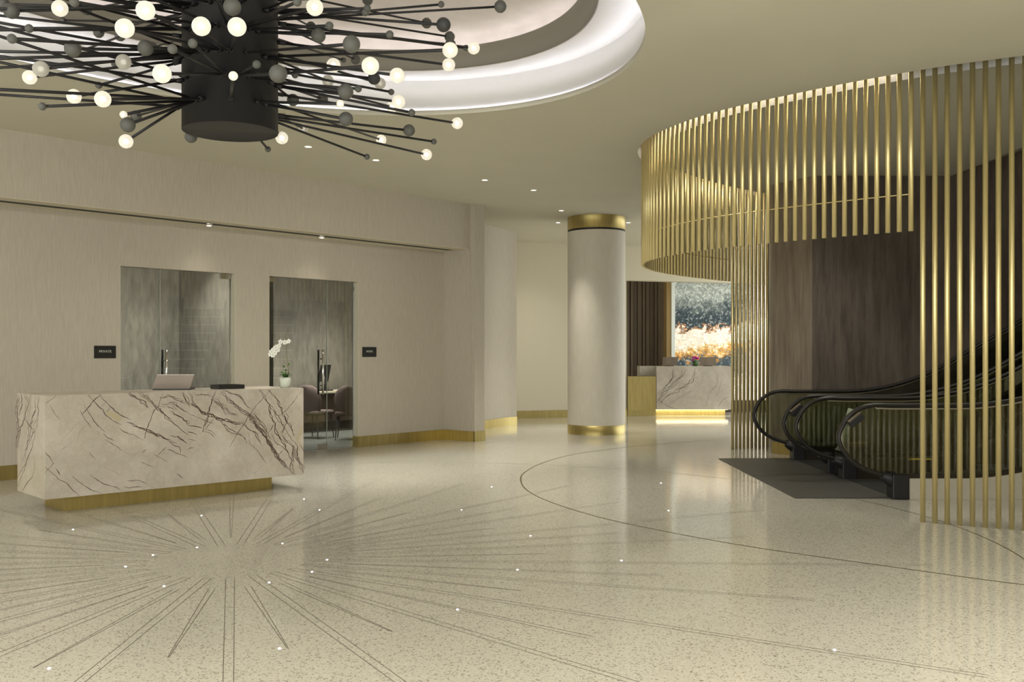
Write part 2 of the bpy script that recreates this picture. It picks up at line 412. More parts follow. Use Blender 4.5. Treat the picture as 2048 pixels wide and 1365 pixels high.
def curve_fill(loops, z, name):
    cu = bpy.data.curves.new(name, 'CURVE'); cu.dimensions = '2D'; cu.fill_mode = 'BOTH'
    for lp in loops:
        sp = cu.splines.new('POLY'); sp.points.add(len(lp) - 1)
        for i, p in enumerate(lp): sp.points[i].co = (p[0], p[1], 0, 1)
        sp.use_cyclic_u = True
    tmp = bpy.data.objects.new('tmp_fill', cu); COL.objects.link(tmp)
    dg = bpy.context.evaluated_depsgraph_get(); me = bpy.data.meshes.new_from_object(tmp.evaluated_get(dg))
    bpy.data.objects.remove(tmp); bpy.data.curves.remove(cu)
    me.transform(Matrix.Translation((0, 0, z))); me.name = name
    return me
gl = offset2(SPATH, -.17); gr = offset2(SPATH, .065)
groove_loop = gl + gr[::-1]
outer = [(-15, -3), (6.16, -3), (11, -3), (11, 9.5), (6.16, 9.5), (6.16, 14.3), (6.9, 25.5), (-15, 25.5)]
me = curve_fill([outer, [(p.x, p.y) for p in ell(EA, EB, 0)], [(p.x, p.y) for p in groove_loop]], CEIL, 'ceiling')
bm = bmesh.new(); bm.from_mesh(me)
for f in bm.faces:
    if f.normal.z > 0: f.normal_flip()
bm.to_mesh(me); bm.free()
me.materials.clear(); me.materials.append(M['ceiling'])
ceiling = bpy.data.objects.new('ceiling', me); COL.objects.link(ceiling); struct(ceiling)
# ceiling over the moving stairs climbs with them
mb = MB(); mb.add([(6.16, 9.5, CEIL), (6.16, 14.3, CEIL), (12, 14.3, CEIL + 2.1), (12, 9.5, CEIL + 2.1)], [[0, 1, 2, 3]])
mb.add([(6.16, 9.5, CEIL), (12, 9.5, CEIL + 2.1), (12, 9.5, CEIL)], [[0, 1, 2]])
mb.build('ceiling_slope', M['ceiling'], ceiling)
# groove walls and roof
mb = MB()
gz = CEIL + .16
n = len(gl)
for loop in (gl, gr):
    vs = [(p.x, p.y, CEIL) for p in loop] + [(p.x, p.y, gz) for p in loop]
    mb.add(vs, [[i, i + 1, i + 1 + n, i + n] for i in range(n - 1)])
mb.add([(p.x, p.y, gz) for p in gl] + [(p.x, p.y, gz) for p in gr], [[i, i + 1, i + 1 + n, i + n] for i in range(n - 1)])
for e in (0, -1):
    mb.add([(gl[e].x, gl[e].y, CEIL), (gr[e].x, gr[e].y, CEIL), (gr[e].x, gr[e].y, gz), (gl[e].x, gl[e].y, gz)], [[0, 1, 2, 3]])
mb.build('screen_groove', M['white'], ceiling)
lit = [p for p in SPATH if not (p.x > 3.45 and p.y < 9.5)]
mb = MB()
for off in (-.125,):
    mb.ribbon([Vector((p.x, p.y, gz - .004)) for p in offset2(lit, off)], .022, (0, 0, 1))
mb.build('groove_light_strip', M['led_warm'], ceiling)

# oculus
mb = MB(); n = 128
def ringfaces(k, n=n): return [[i, (i + 1) % n, (i + 1) % n + n, i + n] for i in range(n)]
def band(mb, A, B, mi=0, smooth=True): mb.add(A + B, ringfaces(0), mi, smooth)
E0 = ell(EA, EB, CEIL); E0b = ell(EA, EB, CEIL + .05); E0c = ell(EA + .006, EB + .006, CEIL + .05); E0d = ell(EA + .006, EB + .006, CEIL + .025)
EW = ell(EA + .05, EB + .05, CEIL + .025); EW2 = ell(EA + .05, EB + .05, CEIL + .37)
ES = ell(EA - .36, EB - .36, CEIL + .37)
band(mb, E0, E0b, 0); band(mb, E0b, E0c, 0, False); band(mb, E0c, E0d, 0, False); band(mb, E0d, EW, 0, False)
band(mb, EW, EW2, 1); band(mb, EW2, ES, 1, False)
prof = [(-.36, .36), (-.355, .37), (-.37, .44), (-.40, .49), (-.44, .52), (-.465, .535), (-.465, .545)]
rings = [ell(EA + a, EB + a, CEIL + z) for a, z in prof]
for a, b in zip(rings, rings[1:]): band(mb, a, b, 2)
mb2 = MB()
rings = [ell(EA - .38, EB - .38, CEIL + .53), ell(EA - .36, EB - .36, CEIL + .66)]
for k in range(1, 13):
    q = 1 - k / 12.0001; rings.append(ell((EA - .36) * q, (EB - .36) * q, CEIL + .66 + .30 * (1 - q * q)))
for a, b in zip(rings, rings[1:]): band(mb2, a, b, 0)
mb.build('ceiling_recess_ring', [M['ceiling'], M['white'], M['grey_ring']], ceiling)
mb2.build('ceiling_dome', M['dome'], ceiling)
mb = MB(); band(mb, ell(EA + .010, EB + .010, CEIL + .026), ell(EA + .016, EB + .016, CEIL + .047), 0, False)
mb.build('cove_light_strip', M['led_cool'], ceiling)
mb = MB(); band(mb, ell(EA - .455, EB - .455, CEIL + .532), ell(EA - .415, EB - .415, CEIL + .532), 0, False)
mb.build('dome_fill_strip', M['dome_fill_glow'], ceiling)  # hidden strip, added to brighten the dome
mb = MB(); mb.tube(ell(EA - .362, EB - .362, CEIL + .362), .006, 6, 0, closed=True)
mb.build('ceiling_ring_bead', M['steel'], ceiling)

# ---- floor
mb = MB(); mb.add([(-15, -3, 0), (12, -3, 0), (12, 27, 0), (-15, 27, 0)], [[0, 1, 2, 3]])
floor = mb.build('floor', M['floor']); struct(floor)
# inlaid curves
dk = [(2300, 1195), (2048, 1170), (1824, 1140), (1524, 1097.5), (1344, 1066), (1209, 1037.5), (1109, 1007.5), (1054, 981), (1041.5, 957.5), (1054, 942), (1089, 925), (1149, 909), (1239, 896.5), (1304, 890), (1414, 881)]
pth = catmull([at(x, y, .0012) for x, y in dk], 10)
mb = MB(); mb.ribbon(pth, .015, (0, 0, 1)); mb.build('floor_inlay_curve', M['brassinlay'], floor)
cc, rr = Vector((-1.294, 8.12, .0018)), 5.11
arc = [cc + Vector((rr * math.cos(R(a)), rr * math.sin(R(a)), 0)) for a in range(-25, 125, 2)]
mb = MB(); mb.ribbon(arc, .009, (0, 0, 1)); mb.build('floor_inlay_circle', M['brassinlay'], floor)
# starburst of fine paired lines round the chandelier axis
SB = Vector((-2.03, 7.03, .001)); mb = MB()
for k in range(50):
    a = R(1.5 + k * 7.2)
    r0, r1, w0, w1 = (.58, 4.5 + .5 * math.sin(k * 1.7), .028, .020) if k % 2 == 0 else ((.88, 2.28, .020, .003) if k % 4 == 1 or k == 3 else (.86, 3.1, .004, .022))
    if k == 49: r0, r1 = .88, 2.42
    d = Vector((math.sin(a), -math.cos(a), 0)); nn = Vector((d.y, -d.x, 0))
    for sg in (-1, 1):
        mb.ribbon([SB + d * r0 + nn * sg * w0, SB + d * (r0 + r1) / 2 + nn * sg * (w0 + w1) / 2, SB + d * r1 + nn * sg * w1], .0034, (0, 0, 1))
    if k % 2 == 0: mb.ribbon([SB + d * r0 - nn * w0, SB + d * r0 + nn * w0], .0034, (0, 0, 1))
mb.build('floor_inlay_starburst', M['inlay'], floor)

# ---- left wall with two door openings
dz = 2.595
u1a = WL.hit(240, 600)[0]; u1b = WL.hit(471, 600)[0]; u2a = WL.hit(538, 600)[0]; u2b = WL.hit(717.5, 600)[0]
UE = 7.19
mb = MB(); T = .14
for a, b, z0, z1 in ((-13, u1a, 0, 3.24), (u1b, u2a, 0, 3.24), (u2b, UE, 0, 3.24), (u1a, u1b, dz, 3.24), (u2a, u2b, dz, 3.24)):
    mb.fbox(WL, a, b, 0, T, z0, z1)
mb.fbox(WL, UE, UE + .14, -.62, T, 0, 3.24)         # return at the end of the recess
wall_left = mb.build('wall_left', M['fabric']); struct(wall_left)
# bright door reveals
mb = MB()
for a, b in ((u1a, u1b), (u2a, u2b)):
    mb.fbox(WL, b - .006, b + .001, .0, T + .002, 0, dz)
    mb.fbox(WL, a - .001, a + .006, .0, T + .002, 0, dz)
mb.build('door_reveal', M['paint'], wall_left)
# bulkhead above the recess
mb = MB()
mb.fbox(WL, -13, UE + .06, -.60, -.38, 3.215, CEIL)
mb.fbox(WL, -13, UE + .06, -.20, .14, 3.245, CEIL)
mb.fbox(WL, -13, UE + .06, -.38, -.20, 3.23, CEIL)
wall_upper = mb.build('wall_left_bulkhead', M['fabric']); struct(wall_upper)
mb = MB(); mb.fbox(WL, -13, UE + .06, -.60, -.36, 3.210, 3.2155); mb.fbox(WL, -13, UE + .06, -.20, 0, 3.210, 3.24)
mb.build('soffit', M['paint'], wall_upper)
mb = MB(); mb.fbox(WL, -13, UE - .12, -.36, -.201, 3.2125, 3.216)
mb.build('soffit_slot', M['dark'], wall_upper)
# pier
mb = MB(); mb.fbox(WL, UE + .02, UE + .26, -.70, .2, 0, CEIL)
pier = mb.build('wall_left_pier', M['fabric']); struct(pier)
# curved wall
CW = catmull([Vector(p) for p in ((-1.15, 16.9, 0), (-.92, 17.7, 0), (-.68, 18.42, 0), (-.48, 18.95, 0), (-.30, 19.38, 0), (-.10, 19.76, 0), (.095, 20.0, 0))], 8)
CWb = offset2(CW, .22); cwp = [(p.x, p.y) for p in CW] + [(p.x, p.y) for p in CWb[::-1]]
mb = MB(); mb.prism(cwp, 0, CEIL); mb.prism([(.095, 20.0), (.10, 22.2), (-.12, 22.2), (CWb[-1].x, CWb[-1].y)], 0, CEIL)
wall_c = mb.build('wall_centre', M['fabric']); struct(wall_c)
# far wall with the lounge opening
FB = Frame((.1, 21.90), (1, .33), (-.33, 1)); uo = FB.hit(1253, 700)[0]
mb = MB(); mb.fbox(FB, -.3, uo, 0, .25, 0, CEIL)
wall_back = mb.build('wall_back', M['paint']); struct(wall_back)
mb = MB(); mb.fbox(FB, uo, 8, 0, .25, 3.17, CEIL); struct(mb.build('wall_back_header', M['paint']))
mb = MB(); q0 = FB.p(uo - .3, .25, 0); mb.prism([(1.9, 23.2), (1.9, 26.0), (9, 26.0), (9, 26.2), (1.7, 26.2), (1.7, 23.2)], 0, CEIL)
struct(mb.build('wall_alcove', M['paint']))
# dark timber wall behind the moving stairs
mb = MB(); mb.prism([(3.85, 14.42), (4.21, 13.68), (4.40, 13.80), (4.75, 17.3), (4.55, 17.3)], 0, CEIL + .3)
ww = mb.build('wall_timber_return', M['wood_light']); struct(ww)
mb = MB(); mb.box(4.215, 12, 13.68, 13.9, 0, 6.2)
wall_r = mb.build('wall_right_timber', M['wood']); struct(wall_r)
mb = MB(); mb.box(11, 11.2, -3, 9.5, 0, CEIL); mb.box(11.9, 12.1, 9.3, 13.9, 0, 6.2)
struct(mb.build('wall_right', M['paint']))
mb = MB(); mb.box(5.0, 11.2, -3.2, -3.0, 0, CEIL); struct(mb.build('wall_reflection_blocker', M['paint']))  # unseen partial wall, added to darken reflections in the escalator glass

# ---- baseboards
BH = .17
mb = MB()
for a, b in ((-13, u1a), (u1b, u2a), (u2b, UE)): mb.fbox(WL, a, b, -.012, 0, 0, BH)
mb.fbox(WL, UE - .012, UE, -.70, 0, 0, BH)
mb.fbox(WL, u2b - .012, u2b, 0, T, 0, BH)
struct(mb.build('baseboard_left', M['gold']))
mb = MB(); mb.fbox(WL, UE + .01, UE + .27, -.712, .15, 0, BH); struct(mb.build('baseboard_pier', M['gold']))
mb = MB(); A = CW; Bq = offset2(CW, -.012)
nn_ = len(A); mb.prism([(p.x, p.y) for p in Bq] + [(p.x, p.y) for p in A[::-1]], 0, BH); struct(mb.build('baseboard_centre', M['gold']))
mb = MB(); mb.fbox(FB, 0, uo, -.012, 0, 0, BH); struct(mb.build('baseboard_back', M['gold']))
mb = MB(); a = Vector((3.85, 14.42, 0)); b = Vector((4.21, 13.68, 0)); nn = Vector((-(b - a).y, (b - a).x, 0)).normalized() * -.012
mb.prism([(a.x + nn.x, a.y + nn.y), (b.x + nn.x, b.y + nn.y), (b.x, b.y), (a.x, a.y)], 0, BH); struct(mb.build('baseboard_timber', M['gold']))

# ---- offices behind the glass doors
OZ = 2.95
def office_wall(name, u0, u1, v0, v1):
    mb = MB(); mb.fbox(WL, u0, u1, v0, v1, 0, OZ); struct(mb.build(name, M['plaster_grey']))
office_wall('wall_office_back', .2, 3.82, 2.6, 2.7); office_wall('wall_office_rear', 3.84, 8.1, 3.5, 3.6)
office_wall('wall_office_left', .2, .3, T, 2.6); office_wall('wall_office_middle', 3.72, 3.84, T, 3.5); office_wall('wall_office_right', 8.0, 8.1, T, 3.5)
mb = MB(); mb.fbox(WL, .2, 3.8, T, 2.7, OZ, OZ + .08); mb.fbox(WL, 3.8, 8.1, T, 3.6, OZ, OZ + .08); struct(mb.build('ceiling_office', M['paint']))
mb = MB(); mb.fbox(WL, .3, 3.72, T, 2.6, .0, .006); mb.fbox(WL, 3.84, 8.0, T, 3.5, .0, .006); struct(mb.build('floor_office', M['carpet']))
for u, v, pw in ((1.6, 1.3, 46), (3.0, 1.4, 30), (5.2, 1.6, 60), (7.0, 2.2, 50)):
    area(WL.p(u, v, OZ - .02), pw, .9, .9, (1, .97, .88), WL.p(u, v, 0), 'office_fill_lamp')  # unseen area lamps added to light the offices
for u, pw in ((1.4, 14), (2.9, 9), (4.8, 15), (6.6, 15)):
    area(WL.p(u, .35, 2.80), pw, 1.0, .12, (1, .97, .88), WL.p(u + .5, 2.6, 1.9), 'office_wall_fill')  # unseen lamps added to brighten the upper office walls

# ---- glass doors
def glassdoor(num, ua, ub, split_px, leaf_right, handle_px, foot):
    us = WL.hit(split_px, 650, .10)[0]; v0, v1 = .10, .112
    root = thing('door_%d' % num, 'frameless glass double panel office door with long bar handle' , 'door', WL.p((ua + ub) / 2, .05, 0))
    root['kind'] = 'structure'
    mb = MB(); mb.fbox(WL, ua + .008, us - .003, v0, v1, .008, dz - .004); mb.build('glass_panel', M['glass'], root)
    mb = MB(); mb.fbox(WL, us + .003, ub - .008, v0, v1, .008, dz - .004); mb.build('glass_panel', M['glass'], root)
    mb = MB(); mb.fbox(WL, us - .004, us + .002, v0 - .001, v1 + .001, .008, dz - .004); mb.build('glass_edge_strip', M['glass_edge'], root)
    uh = WL.hit(handle_px, 700, 0)[0]
    zt = WL.hit(handle_px, 700, 0)[1]; zb = 1.5 - 86 / F * (WL.p(uh, 0, 0).y)
    for sv in (.05, .165):
        mb = MB(); mb.cyl(WL.p(uh, sv, zb), WL.p(uh, sv, zt), .016, 12)
        h = mb.build('pull_handle', M['chrome'] if sv < .1 else M['black'], root)
        mb = MB()
        for zz in (zb + .14, zt - .14): mb.cyl(WL.p(uh, sv, zz), WL.p(uh, .106, zz), .009, 10)
        mb.build('handle_standoff', M['chrome'], h)
    f0, f1 = foot
    mb = MB(); mb.fbox(WL, f0, f1, .09, .122, dz - .075, dz - .006); mb.build('top_pivot_fitting', M['steel'], root)
    g0, g1 = (f0, f1) if not leaf_right else (us + .01, us + .19)
    if not leaf_right: g0, g1 = us - .17, us - .0
    mb = MB(); mb.fbox(WL, g0, g1, .09, .122, .01, .09); mb.build('floor_pivot_fitting', M['steel'], root)
    return root
d1 = glassdoor(1, u1a, u1b, 320, True, 337, (WL.hit(441, 550, .10)[0], u1b - .02))
d1['label'] = 'glass office door behind the marble desk, its panels overlooking a bare grey room'
d2 = glassdoor(2, u2a, u2b, 654, False, 650, (u2a + .01, u2a + .17))
d2['label'] = 'glass office door right of the marble desk, chairs and a table visible through it'

# ---- wall signs
def letters(txt, fr, u, v, z, size, parent, mat):
    cu = bpy.data.curves.new('lettering', 'FONT'); cu.body = txt; cu.size = size; cu.align_x = 'CENTER'; cu.align_y = 'CENTER'; cu.extrude = .0008
    tmp = bpy.data.objects.new('tmp_text', cu); COL.objects.link(tmp)
    dg = bpy.context.evaluated_depsgraph_get(); me = bpy.data.meshes.new_from_object(tmp.evaluated_get(dg))
    bpy.data.objects.remove(tmp); bpy.data.curves.remove(cu)
    me.materials.clear(); me.materials.append(mat)
    X = fr.d; Y = Vector((0, 0, 1)); Z = -fr.b
    mt = Matrix((X, Y, Z)).transposed().to_4x4(); mt.translation = fr.p(u, v, z); me.transform(mt)
    o = bpy.data.objects.new('lettering', me); COL.objects.link(o); o.parent = parent; o.matrix_parent_inverse = Matrix.Translation(-Vector(parent.location))
def sign(xa, xb, ya, yb, txt, label, tx):
    (a, zt), (b, _) = WL.hit(xa, ya), WL.hit(xb, ya); zb = WL.hit(xa, yb)[1]
    root = thing('wall_sign', label, 'sign', WL.p((a + b) / 2, 0, zb))
    mb = MB(); mb.fbox(WL, a, b, -.012, 0, zb, zt); mb.build('sign_plate', M['signblack'], root)
    c, cz = WL.hit(tx, (ya + yb) / 2 - 1); letters(txt, WL, c, -.0135, cz, .043, root, M['signtext'])
sign(188, 231, 692, 717, 'PRIVATE', 'larger black wall plaque with white lettering left of the first glass door', 209.5)
sign(724.5, 752, 694.5, 714.5, 'WORK', 'smaller black wall plaque with white lettering right of the second glass door', 738)

# ================================================================== THINGS
# ---- white column
CC = Vector((1.556, 17.98, 0)); cr_ = .53
col = thing('column', 'round cream column with brass bands at its base and top', 'column', CC)
mb = MB(); mb.lathe(CC, [(cr_, .17), (cr_, CEIL - .27)], 64); mb.build('shaft', M['column'], col)
mb = MB(); mb.lathe(CC, [(cr_ + .002, 0), (cr_ + .002, .17), (cr_ - .01, .172)], 64); mb.build('base_band', M['gold'], col)
mb = MB(); mb.lathe(CC, [(cr_ - .01, CEIL - .235), (cr_ + .004, CEIL - .233), (cr_ + .004, CEIL)], 64); mb.build('top_band', M['gold'], col)
mb = MB(); mb.lathe(CC, [(cr_ - .001, CEIL - .272), (cr_ - .004, CEIL - .23)], 64); mb.build('shadow_gap', M['dark'], col)

# ---- marble reception desk
DF = Frame((-4.257, 8.89), (.7262, .6875), (-.6875, .7262)); DW, DD = 2.698, .79
desk = thing('reception_desk', 'long block shaped white marble reception desk with dark veins, before the two glass doors', 'reception desk', DF.p(DW / 2, DD / 2, 0))
rv = random.Random(3)
def jag(pts, amp, step, rr_):
    out = [pts[0]]
    for a, b in zip(pts, pts[1:]):
        L_ = math.hypot(b[0] - a[0], b[1] - a[1]); k = max(1, int(L_ / step))
        for i in range(1, k + 1):
            t = i / k; j = amp if i < k else amp * .3
            out.append((a[0] + (b[0] - a[0]) * t + rr_.uniform(-j, j), a[1] + (b[1] - a[1]) * t + rr_.uniform(-j, j)))
    return out
def veins(mb, fr, data, ox, oy, s, off, spread_ok=True, wpx=1.0):
    """data: (material index, width in photo px, copies, points in zoomed pixels)"""
    layer = 0
    for mi, wd, copies, pts in data:
        for c in range(copies):
            sp = 0 if c == 0 else 1
            P = [(x / s + ox + sp * rv.uniform(-5, 5), y / s + oy + sp * rv.uniform(-4, 4)) for x, y in pts]
            P = jag(P, 1.0 if copies == 1 else 2.0, 5, rv)
            layer += 1
            q = [fr.p(*((lambda h: (h[0], -off - layer * 4e-6, h[1]))(fr.hit(x, y)))) for x, y in P]
            q = [p for p in q]
            n_ = len(q); pxw = .0052 * wd * wpx * (1 if copies < 3 else .68)
            ws = [pxw * (rv.uniform(.5, 1.2)) * (.35 + .65 * min(1, 4 * min(i, n_ - 1 - i) / max(1, n_ - 1))) for i in range(n_)]
            mb.ribbon(q, pxw, -fr.b, mi, ws)
V7 = [
 (1, .8, 1, [(0, 165), (60, 120), (130, 65)]), (1, .9, 1, [(60, 180), (110, 270), (175, 350)]), (2, .8, 1, [(380, 60), (430, 120), (470, 220), (540, 320), (590, 400), (680, 480)]),
 (1, 1.2, 1, [(660, 500), (720, 550), (790, 585)]), (1, 1.2, 1, [(400, 230), (430, 300), (490, 380), (530, 430)]), (1, 1.6, 1, [(420, 290), (550, 130), (640, 50)]),
 (1, 1.3, 1, [(470, 220), (540, 330), (600, 410), (680, 480)]), (1, 1.5, 1, [(490, 55), (550, 125), (600, 180), (660, 230), (690, 290), (770, 350), (870, 400)]),
 (1, 1.7, 1, [(610, 60), (690, 130), (740, 190), (800, 250), (900, 310), (980, 340)]), (1, 1.2, 1, [(640, 190), (690, 140)]), (1, 1.0, 1, [(690, 255), (740, 205)]),
 (3, 9, 1, [(700, 260), (790, 300), (870, 340)]),
 (1, 1.8, 2, [(930, 370), (1040, 420), (1160, 450), (1250, 500), (1340, 550), (1400, 570), (1479, 640)]), (1, 1.4, 3, [(1150, 480), (1230, 500), (1310, 540)]),
 (1, 1.3, 1, [(840, 430), (900, 480), (970, 510), (1010, 505), (1070, 550), (1130, 575)]), (1, 1.6, 1, [(1130, 560), (1160, 440), (1240, 240), (1290, 190), (1340, 40)]),
 (1, 1.8, 2, [(940, 40), (1040, 100), (1130, 160), (1180, 210)]), (1, 2.0, 3, [(1060, 40), (1170, 100), (1230, 150), (1290, 210), (1380, 300), (1479, 380)]),
 (1, 1.2, 2, [(1330, 100), (1400, 60), (1479, 80)]), (1, 1.4, 3, [(1310, 160), (1390, 170), (1479, 240)]), (1, 1.2, 1, [(670, 560), (760, 610), (880, 690)]),
 (2, .8, 1, [(880, 690), (980, 750), (1050, 720)]), (1, 1.0, 1, [(1100, 720), (1160, 675)]), (1, 1.1, 1, [(500, 710), (540, 760), (580, 800)]), (2, .8, 1, [(640, 840), (700, 890), (800, 940), (900, 990)]),
 (1, 1.1, 1, [(1280, 750), (1380, 650)]), (1, 1.0, 1, [(1230, 730), (1300, 770), (1390, 820)]), (2, 1.0, 1, [(210, 555), (290, 470), (390, 360)]), (2, 1.0, 1, [(170, 700), (270, 630)]),
 (2, .9, 1, [(360, 560), (400, 470), (480, 400)]), (1, 1.3, 1, [(0, 710), (50, 760), (100, 850)]), (1, 1.3, 1, [(0, 880), (80, 950), (170, 1030), (240, 1060), (310, 1140), (400, 1210)]),
 (1, 1.5, 1, [(115, 890), (175, 975)]), (1, 1.0, 1, [(0, 950), (100, 830)]), (1, 1.4, 1, [(310, 985), (420, 1070), (520, 1140), (650, 1185)]), (1, 1.3, 1, [(510, 975), (600, 1030), (690, 1080), (810, 1110), (880, 1160)]),
 (1, 1.2, 1, [(900, 1100), (960, 1120), (1040, 1105), (1110, 1110)]), (1, 1.4, 1, [(930, 1040), (1040, 1030), (1110, 1050), (1165, 1080)]), (2, .9, 1, [(1165, 1080), (1270, 1130)]),
 (1, .9, 1, [(1080, 825), (1180, 860), (1250, 890)]), (2, .8, 1, [(1200, 930), (1150, 1010)]), (1, 1.2, 1, [(1390, 680), (1479, 705)]), (2, 1, 1, [(590, 460), (620, 530)])]
V8 = [
 (1, 1.6, 3, [(0, 240), (60, 280), (140, 320), (200, 385), (230, 390)]), (1, 1.4, 1, [(0, 345), (80, 410), (140, 470), (205, 510)]), (1, 1.3, 2, [(0, 520), (90, 530), (150, 570), (195, 615)]),
 (1, 1.3, 1, [(0, 600), (60, 640), (110, 650), (120, 730)]), (1, 1.2, 1, [(0, 690), (100, 730), (195, 775)]), (1, 1.4, 4, [(140, 30), (180, 100), (200, 180)]), (1, 1.2, 3, [(200, 20), (240, 80), (270, 150), (310, 190), (350, 240), (410, 270)]),
 (1, 2.2, 5, [(230, 160), (300, 200), (380, 260), (460, 285), (540, 320), (620, 350), (700, 365), (760, 380), (820, 378)]), (1, 1.3, 3, [(0, 130), (60, 170), (100, 200), (200, 250)]), (1, 1.2, 3, [(20, 90), (90, 120), (180, 170)]), (1, 1.0, 3, [(250, 30), (330, 60), (420, 50), (470, 100)]),
 (1, 1.5, 2, [(515, 20), (470, 130), (445, 240), (410, 340), (375, 480)]), (1, 1.2, 1, [(375, 475), (460, 380), (500, 330)]), (1, 1.5, 1, [(200, 410), (280, 415), (370, 440)]), (1, 1.0, 1, [(200, 270), (300, 310), (400, 350), (500, 390)]),
 (1, 1.3, 1, [(200, 480), (260, 490), (310, 520)]), (1, 1.6, 1, [(200, 560), (250, 570), (300, 585)]), (1, 1.4, 1, [(190, 690), (230, 660), (280, 660)]), (1, 1.2, 1, [(375, 475), (450, 490), (510, 545)]), (1, 1.0, 1, [(410, 450), (470, 470), (520, 520)]),
 (1, 1.4, 3, [(490, 100), (560, 160), (600, 230), (640, 290)]), (1, 1.2, 3, [(510, 130), (600, 190), (680, 250), (780, 310)]),
 (1, 1.4, 2, [(540, 320), (600, 390), (680, 450), (760, 490), (830, 530), (870, 610)]), (2, 1.0, 1, [(560, 350), (640, 440), (740, 550)]),
 (1, 1.8, 4, [(580, 20), (640, 80), (680, 130), (750, 180), (820, 240), (890, 280), (960, 340), (1010, 420)]), (1, 1.3, 2, [(620, 20), (760, 60), (830, 110), (870, 180), (930, 220)]),
 (1, 2.6, 6, [(880, 270), (940, 350), (990, 420), (1040, 480), (1090, 540), (1130, 610), (1170, 680), (1210, 750), (1250, 800), (1290, 830), (1330, 890)]), (1, 1.6, 3, [(930, 260), (1000, 330), (1060, 420), (1120, 500), (1140, 580)]),
 (1, 1.5, 2, [(830, 378), (880, 440), (940, 470), (980, 540), (1035, 615)]), (1, 1.4, 1, [(680, 650), (760, 510), (840, 390), (900, 290), (960, 210), (1060, 90), (1150, 0)]), (1, 1.3, 1, [(900, 560), (920, 630), (1000, 700), (1060, 790), (1100, 840)]),
 (2, 1, 1, [(880, 480), (910, 560)]), (1, 1.3, 1, [(1120, 490), (1180, 390)]), (1, 1.2, 1, [(1230, 300), (1330, 230), (1490, 20)]), (1, 1.8, 2, [(1010, 0), (1080, 80), (1130, 170), (1150, 280), (1190, 390), (1220, 480), (1260, 570), (1330, 690), (1370, 800)]),
 (1, 1.6, 2, [(1110, 0), (1180, 70), (1245, 140), (1260, 210), (1300, 300), (1350, 400), (1420, 520)]), (1, 1.4, 2, [(1130, 160), (1200, 250), (1260, 350), (1300, 420), (1270, 510)]), (1, 1.2, 1, [(1310, 240), (1345, 300), (1330, 370), (1260, 500)]),
 (1, 1.5, 3, [(1270, 510), (1330, 590), (1390, 640), (1410, 700)]), (1, 1.3, 1, [(1150, 500), (1200, 600), (1280, 650), (1340, 720)]), (1, 1.8, 4, [(1410, 640), (1400, 760), (1370, 880), (1390, 960)]), (1, 1.5, 3, [(1430, 680), (1470, 780), (1500, 880), (1520, 940)]),
 (1, 1.0, 1, [(1400, 590), (1310, 450), (1290, 380)]), (3, 4, 2, [(1510, 400), (1460, 520), (1450, 620)]), (1, 1.2, 1, [(1470, 610), (1520, 700)]), (1, 1.2, 1, [(1240, 740), (1290, 680)]), (2, 1.0, 1, [(950, 970), (1010, 900), (1060, 850)]), (2, 1.0, 1, [(1120, 840), (1170, 760)]), (1, 1.4, 1, [(70, 955), (100, 970), (145, 1010)]),
 (1, 1.2, 2, [(1400, 580), (1450, 640), (1440, 760), (1480, 860)])]
VS = [(1, 2.5, 3, [(180, 120), (170, 300), (165, 480), (160, 660)]), (1, 1.6, 3, [(240, 130), (260, 240), (235, 380), (200, 520), (165, 680)]), (1, 1.6, 1, [(240, 380), (330, 500)]),
 (1, 1.4, 2, [(330, 150), (350, 280), (310, 420), (290, 560), (270, 640), (215, 800)]), (1, 1.2, 2, [(380, 160), (370, 330), (330, 470), (290, 640)]), (1, 1.3, 1, [(350, 500), (300, 700), (240, 840), (170, 950)]), (1, 1.3, 1, [(340, 800), (320, 940), (250, 1030), (210, 1090)]), (1, 1.0, 1, [(165, 1060), (240, 880), (270, 740)]), (2, 1, 2, [(300, 130), (290, 300), (260, 480)]), (1, 1.8, 2, [(200, 120), (215, 260), (190, 330)])]
mb = MB(); mb.fbox(DF, 0, DW, 0, DD, .15, 1.1)
# work-side well is open behind: keep a full top and panelled sides
veins(mb, DF, V7, 90, 780, 5.69, .0006); veins(mb, DF, V8, 340, 780, 5.686, .0009)
DS = Frame((-4.257, 8.89), (-.6875, .7262), (.7262, .6875))
veins(mb, DS, VS, 0, 760, 4.873, .0006, wpx=1.4)
mb.build('marble_block', [M['marble'], M['vein'], M['vein_soft'], M['vein_yellow']], desk)
mb = MB(); mb.fbox(DF, .22, DW - .30, .16, DD - .10, 0, .15); mb.build('brass_plinth', M['gold'], desk)
mb = MB(); mb.fbox(DF, .30, DW - .38, -.0, .0005, 1.09, 1.0995)

# objects on the desk
p = at(342, 780.5, 1.1); lap = thing('laptop', 'open silver laptop seen from behind on the marble desk before the glass doors', 'laptop', p)
X = Vector((.995, .10, 0)); Bk = Vector((-X.y, X.x, 0))
tilt = (Vector((0, 0, 1)) * .93 - Bk * -.36).normalized()
mb = MB(); mb.obox(p + Vector((0, 0, .010)) + Bk * .13, X * .19, Bk * .13, Vector((0, 0, .009))); mb.build('keyboard_base', M['screenblack'], lap, bevel=.004)
lid = Vector((.38, -.25, .89)).normalized()
mb = MB(); mb.obox(p + Vector((0, 0, .012)) + lid * .085, X * .19, lid.cross(X).normalized() * .004, lid * .085); mb.build('screen_lid', M['alu'], lap, bevel=.003)
p = at(455, 778, 1.1) + Vector((0, 0, .0015)); tr = thing('desk_tray', 'low black tray on the marble desk, right of the laptop', 'tray', p)
mb = MB(); mb.obox(p + Vector((0, 0, .0065)), DF.d * .14, DF.b * .10, Vector((0, 0, .006))); mb.build('tray_base', M['screenblack'], tr)
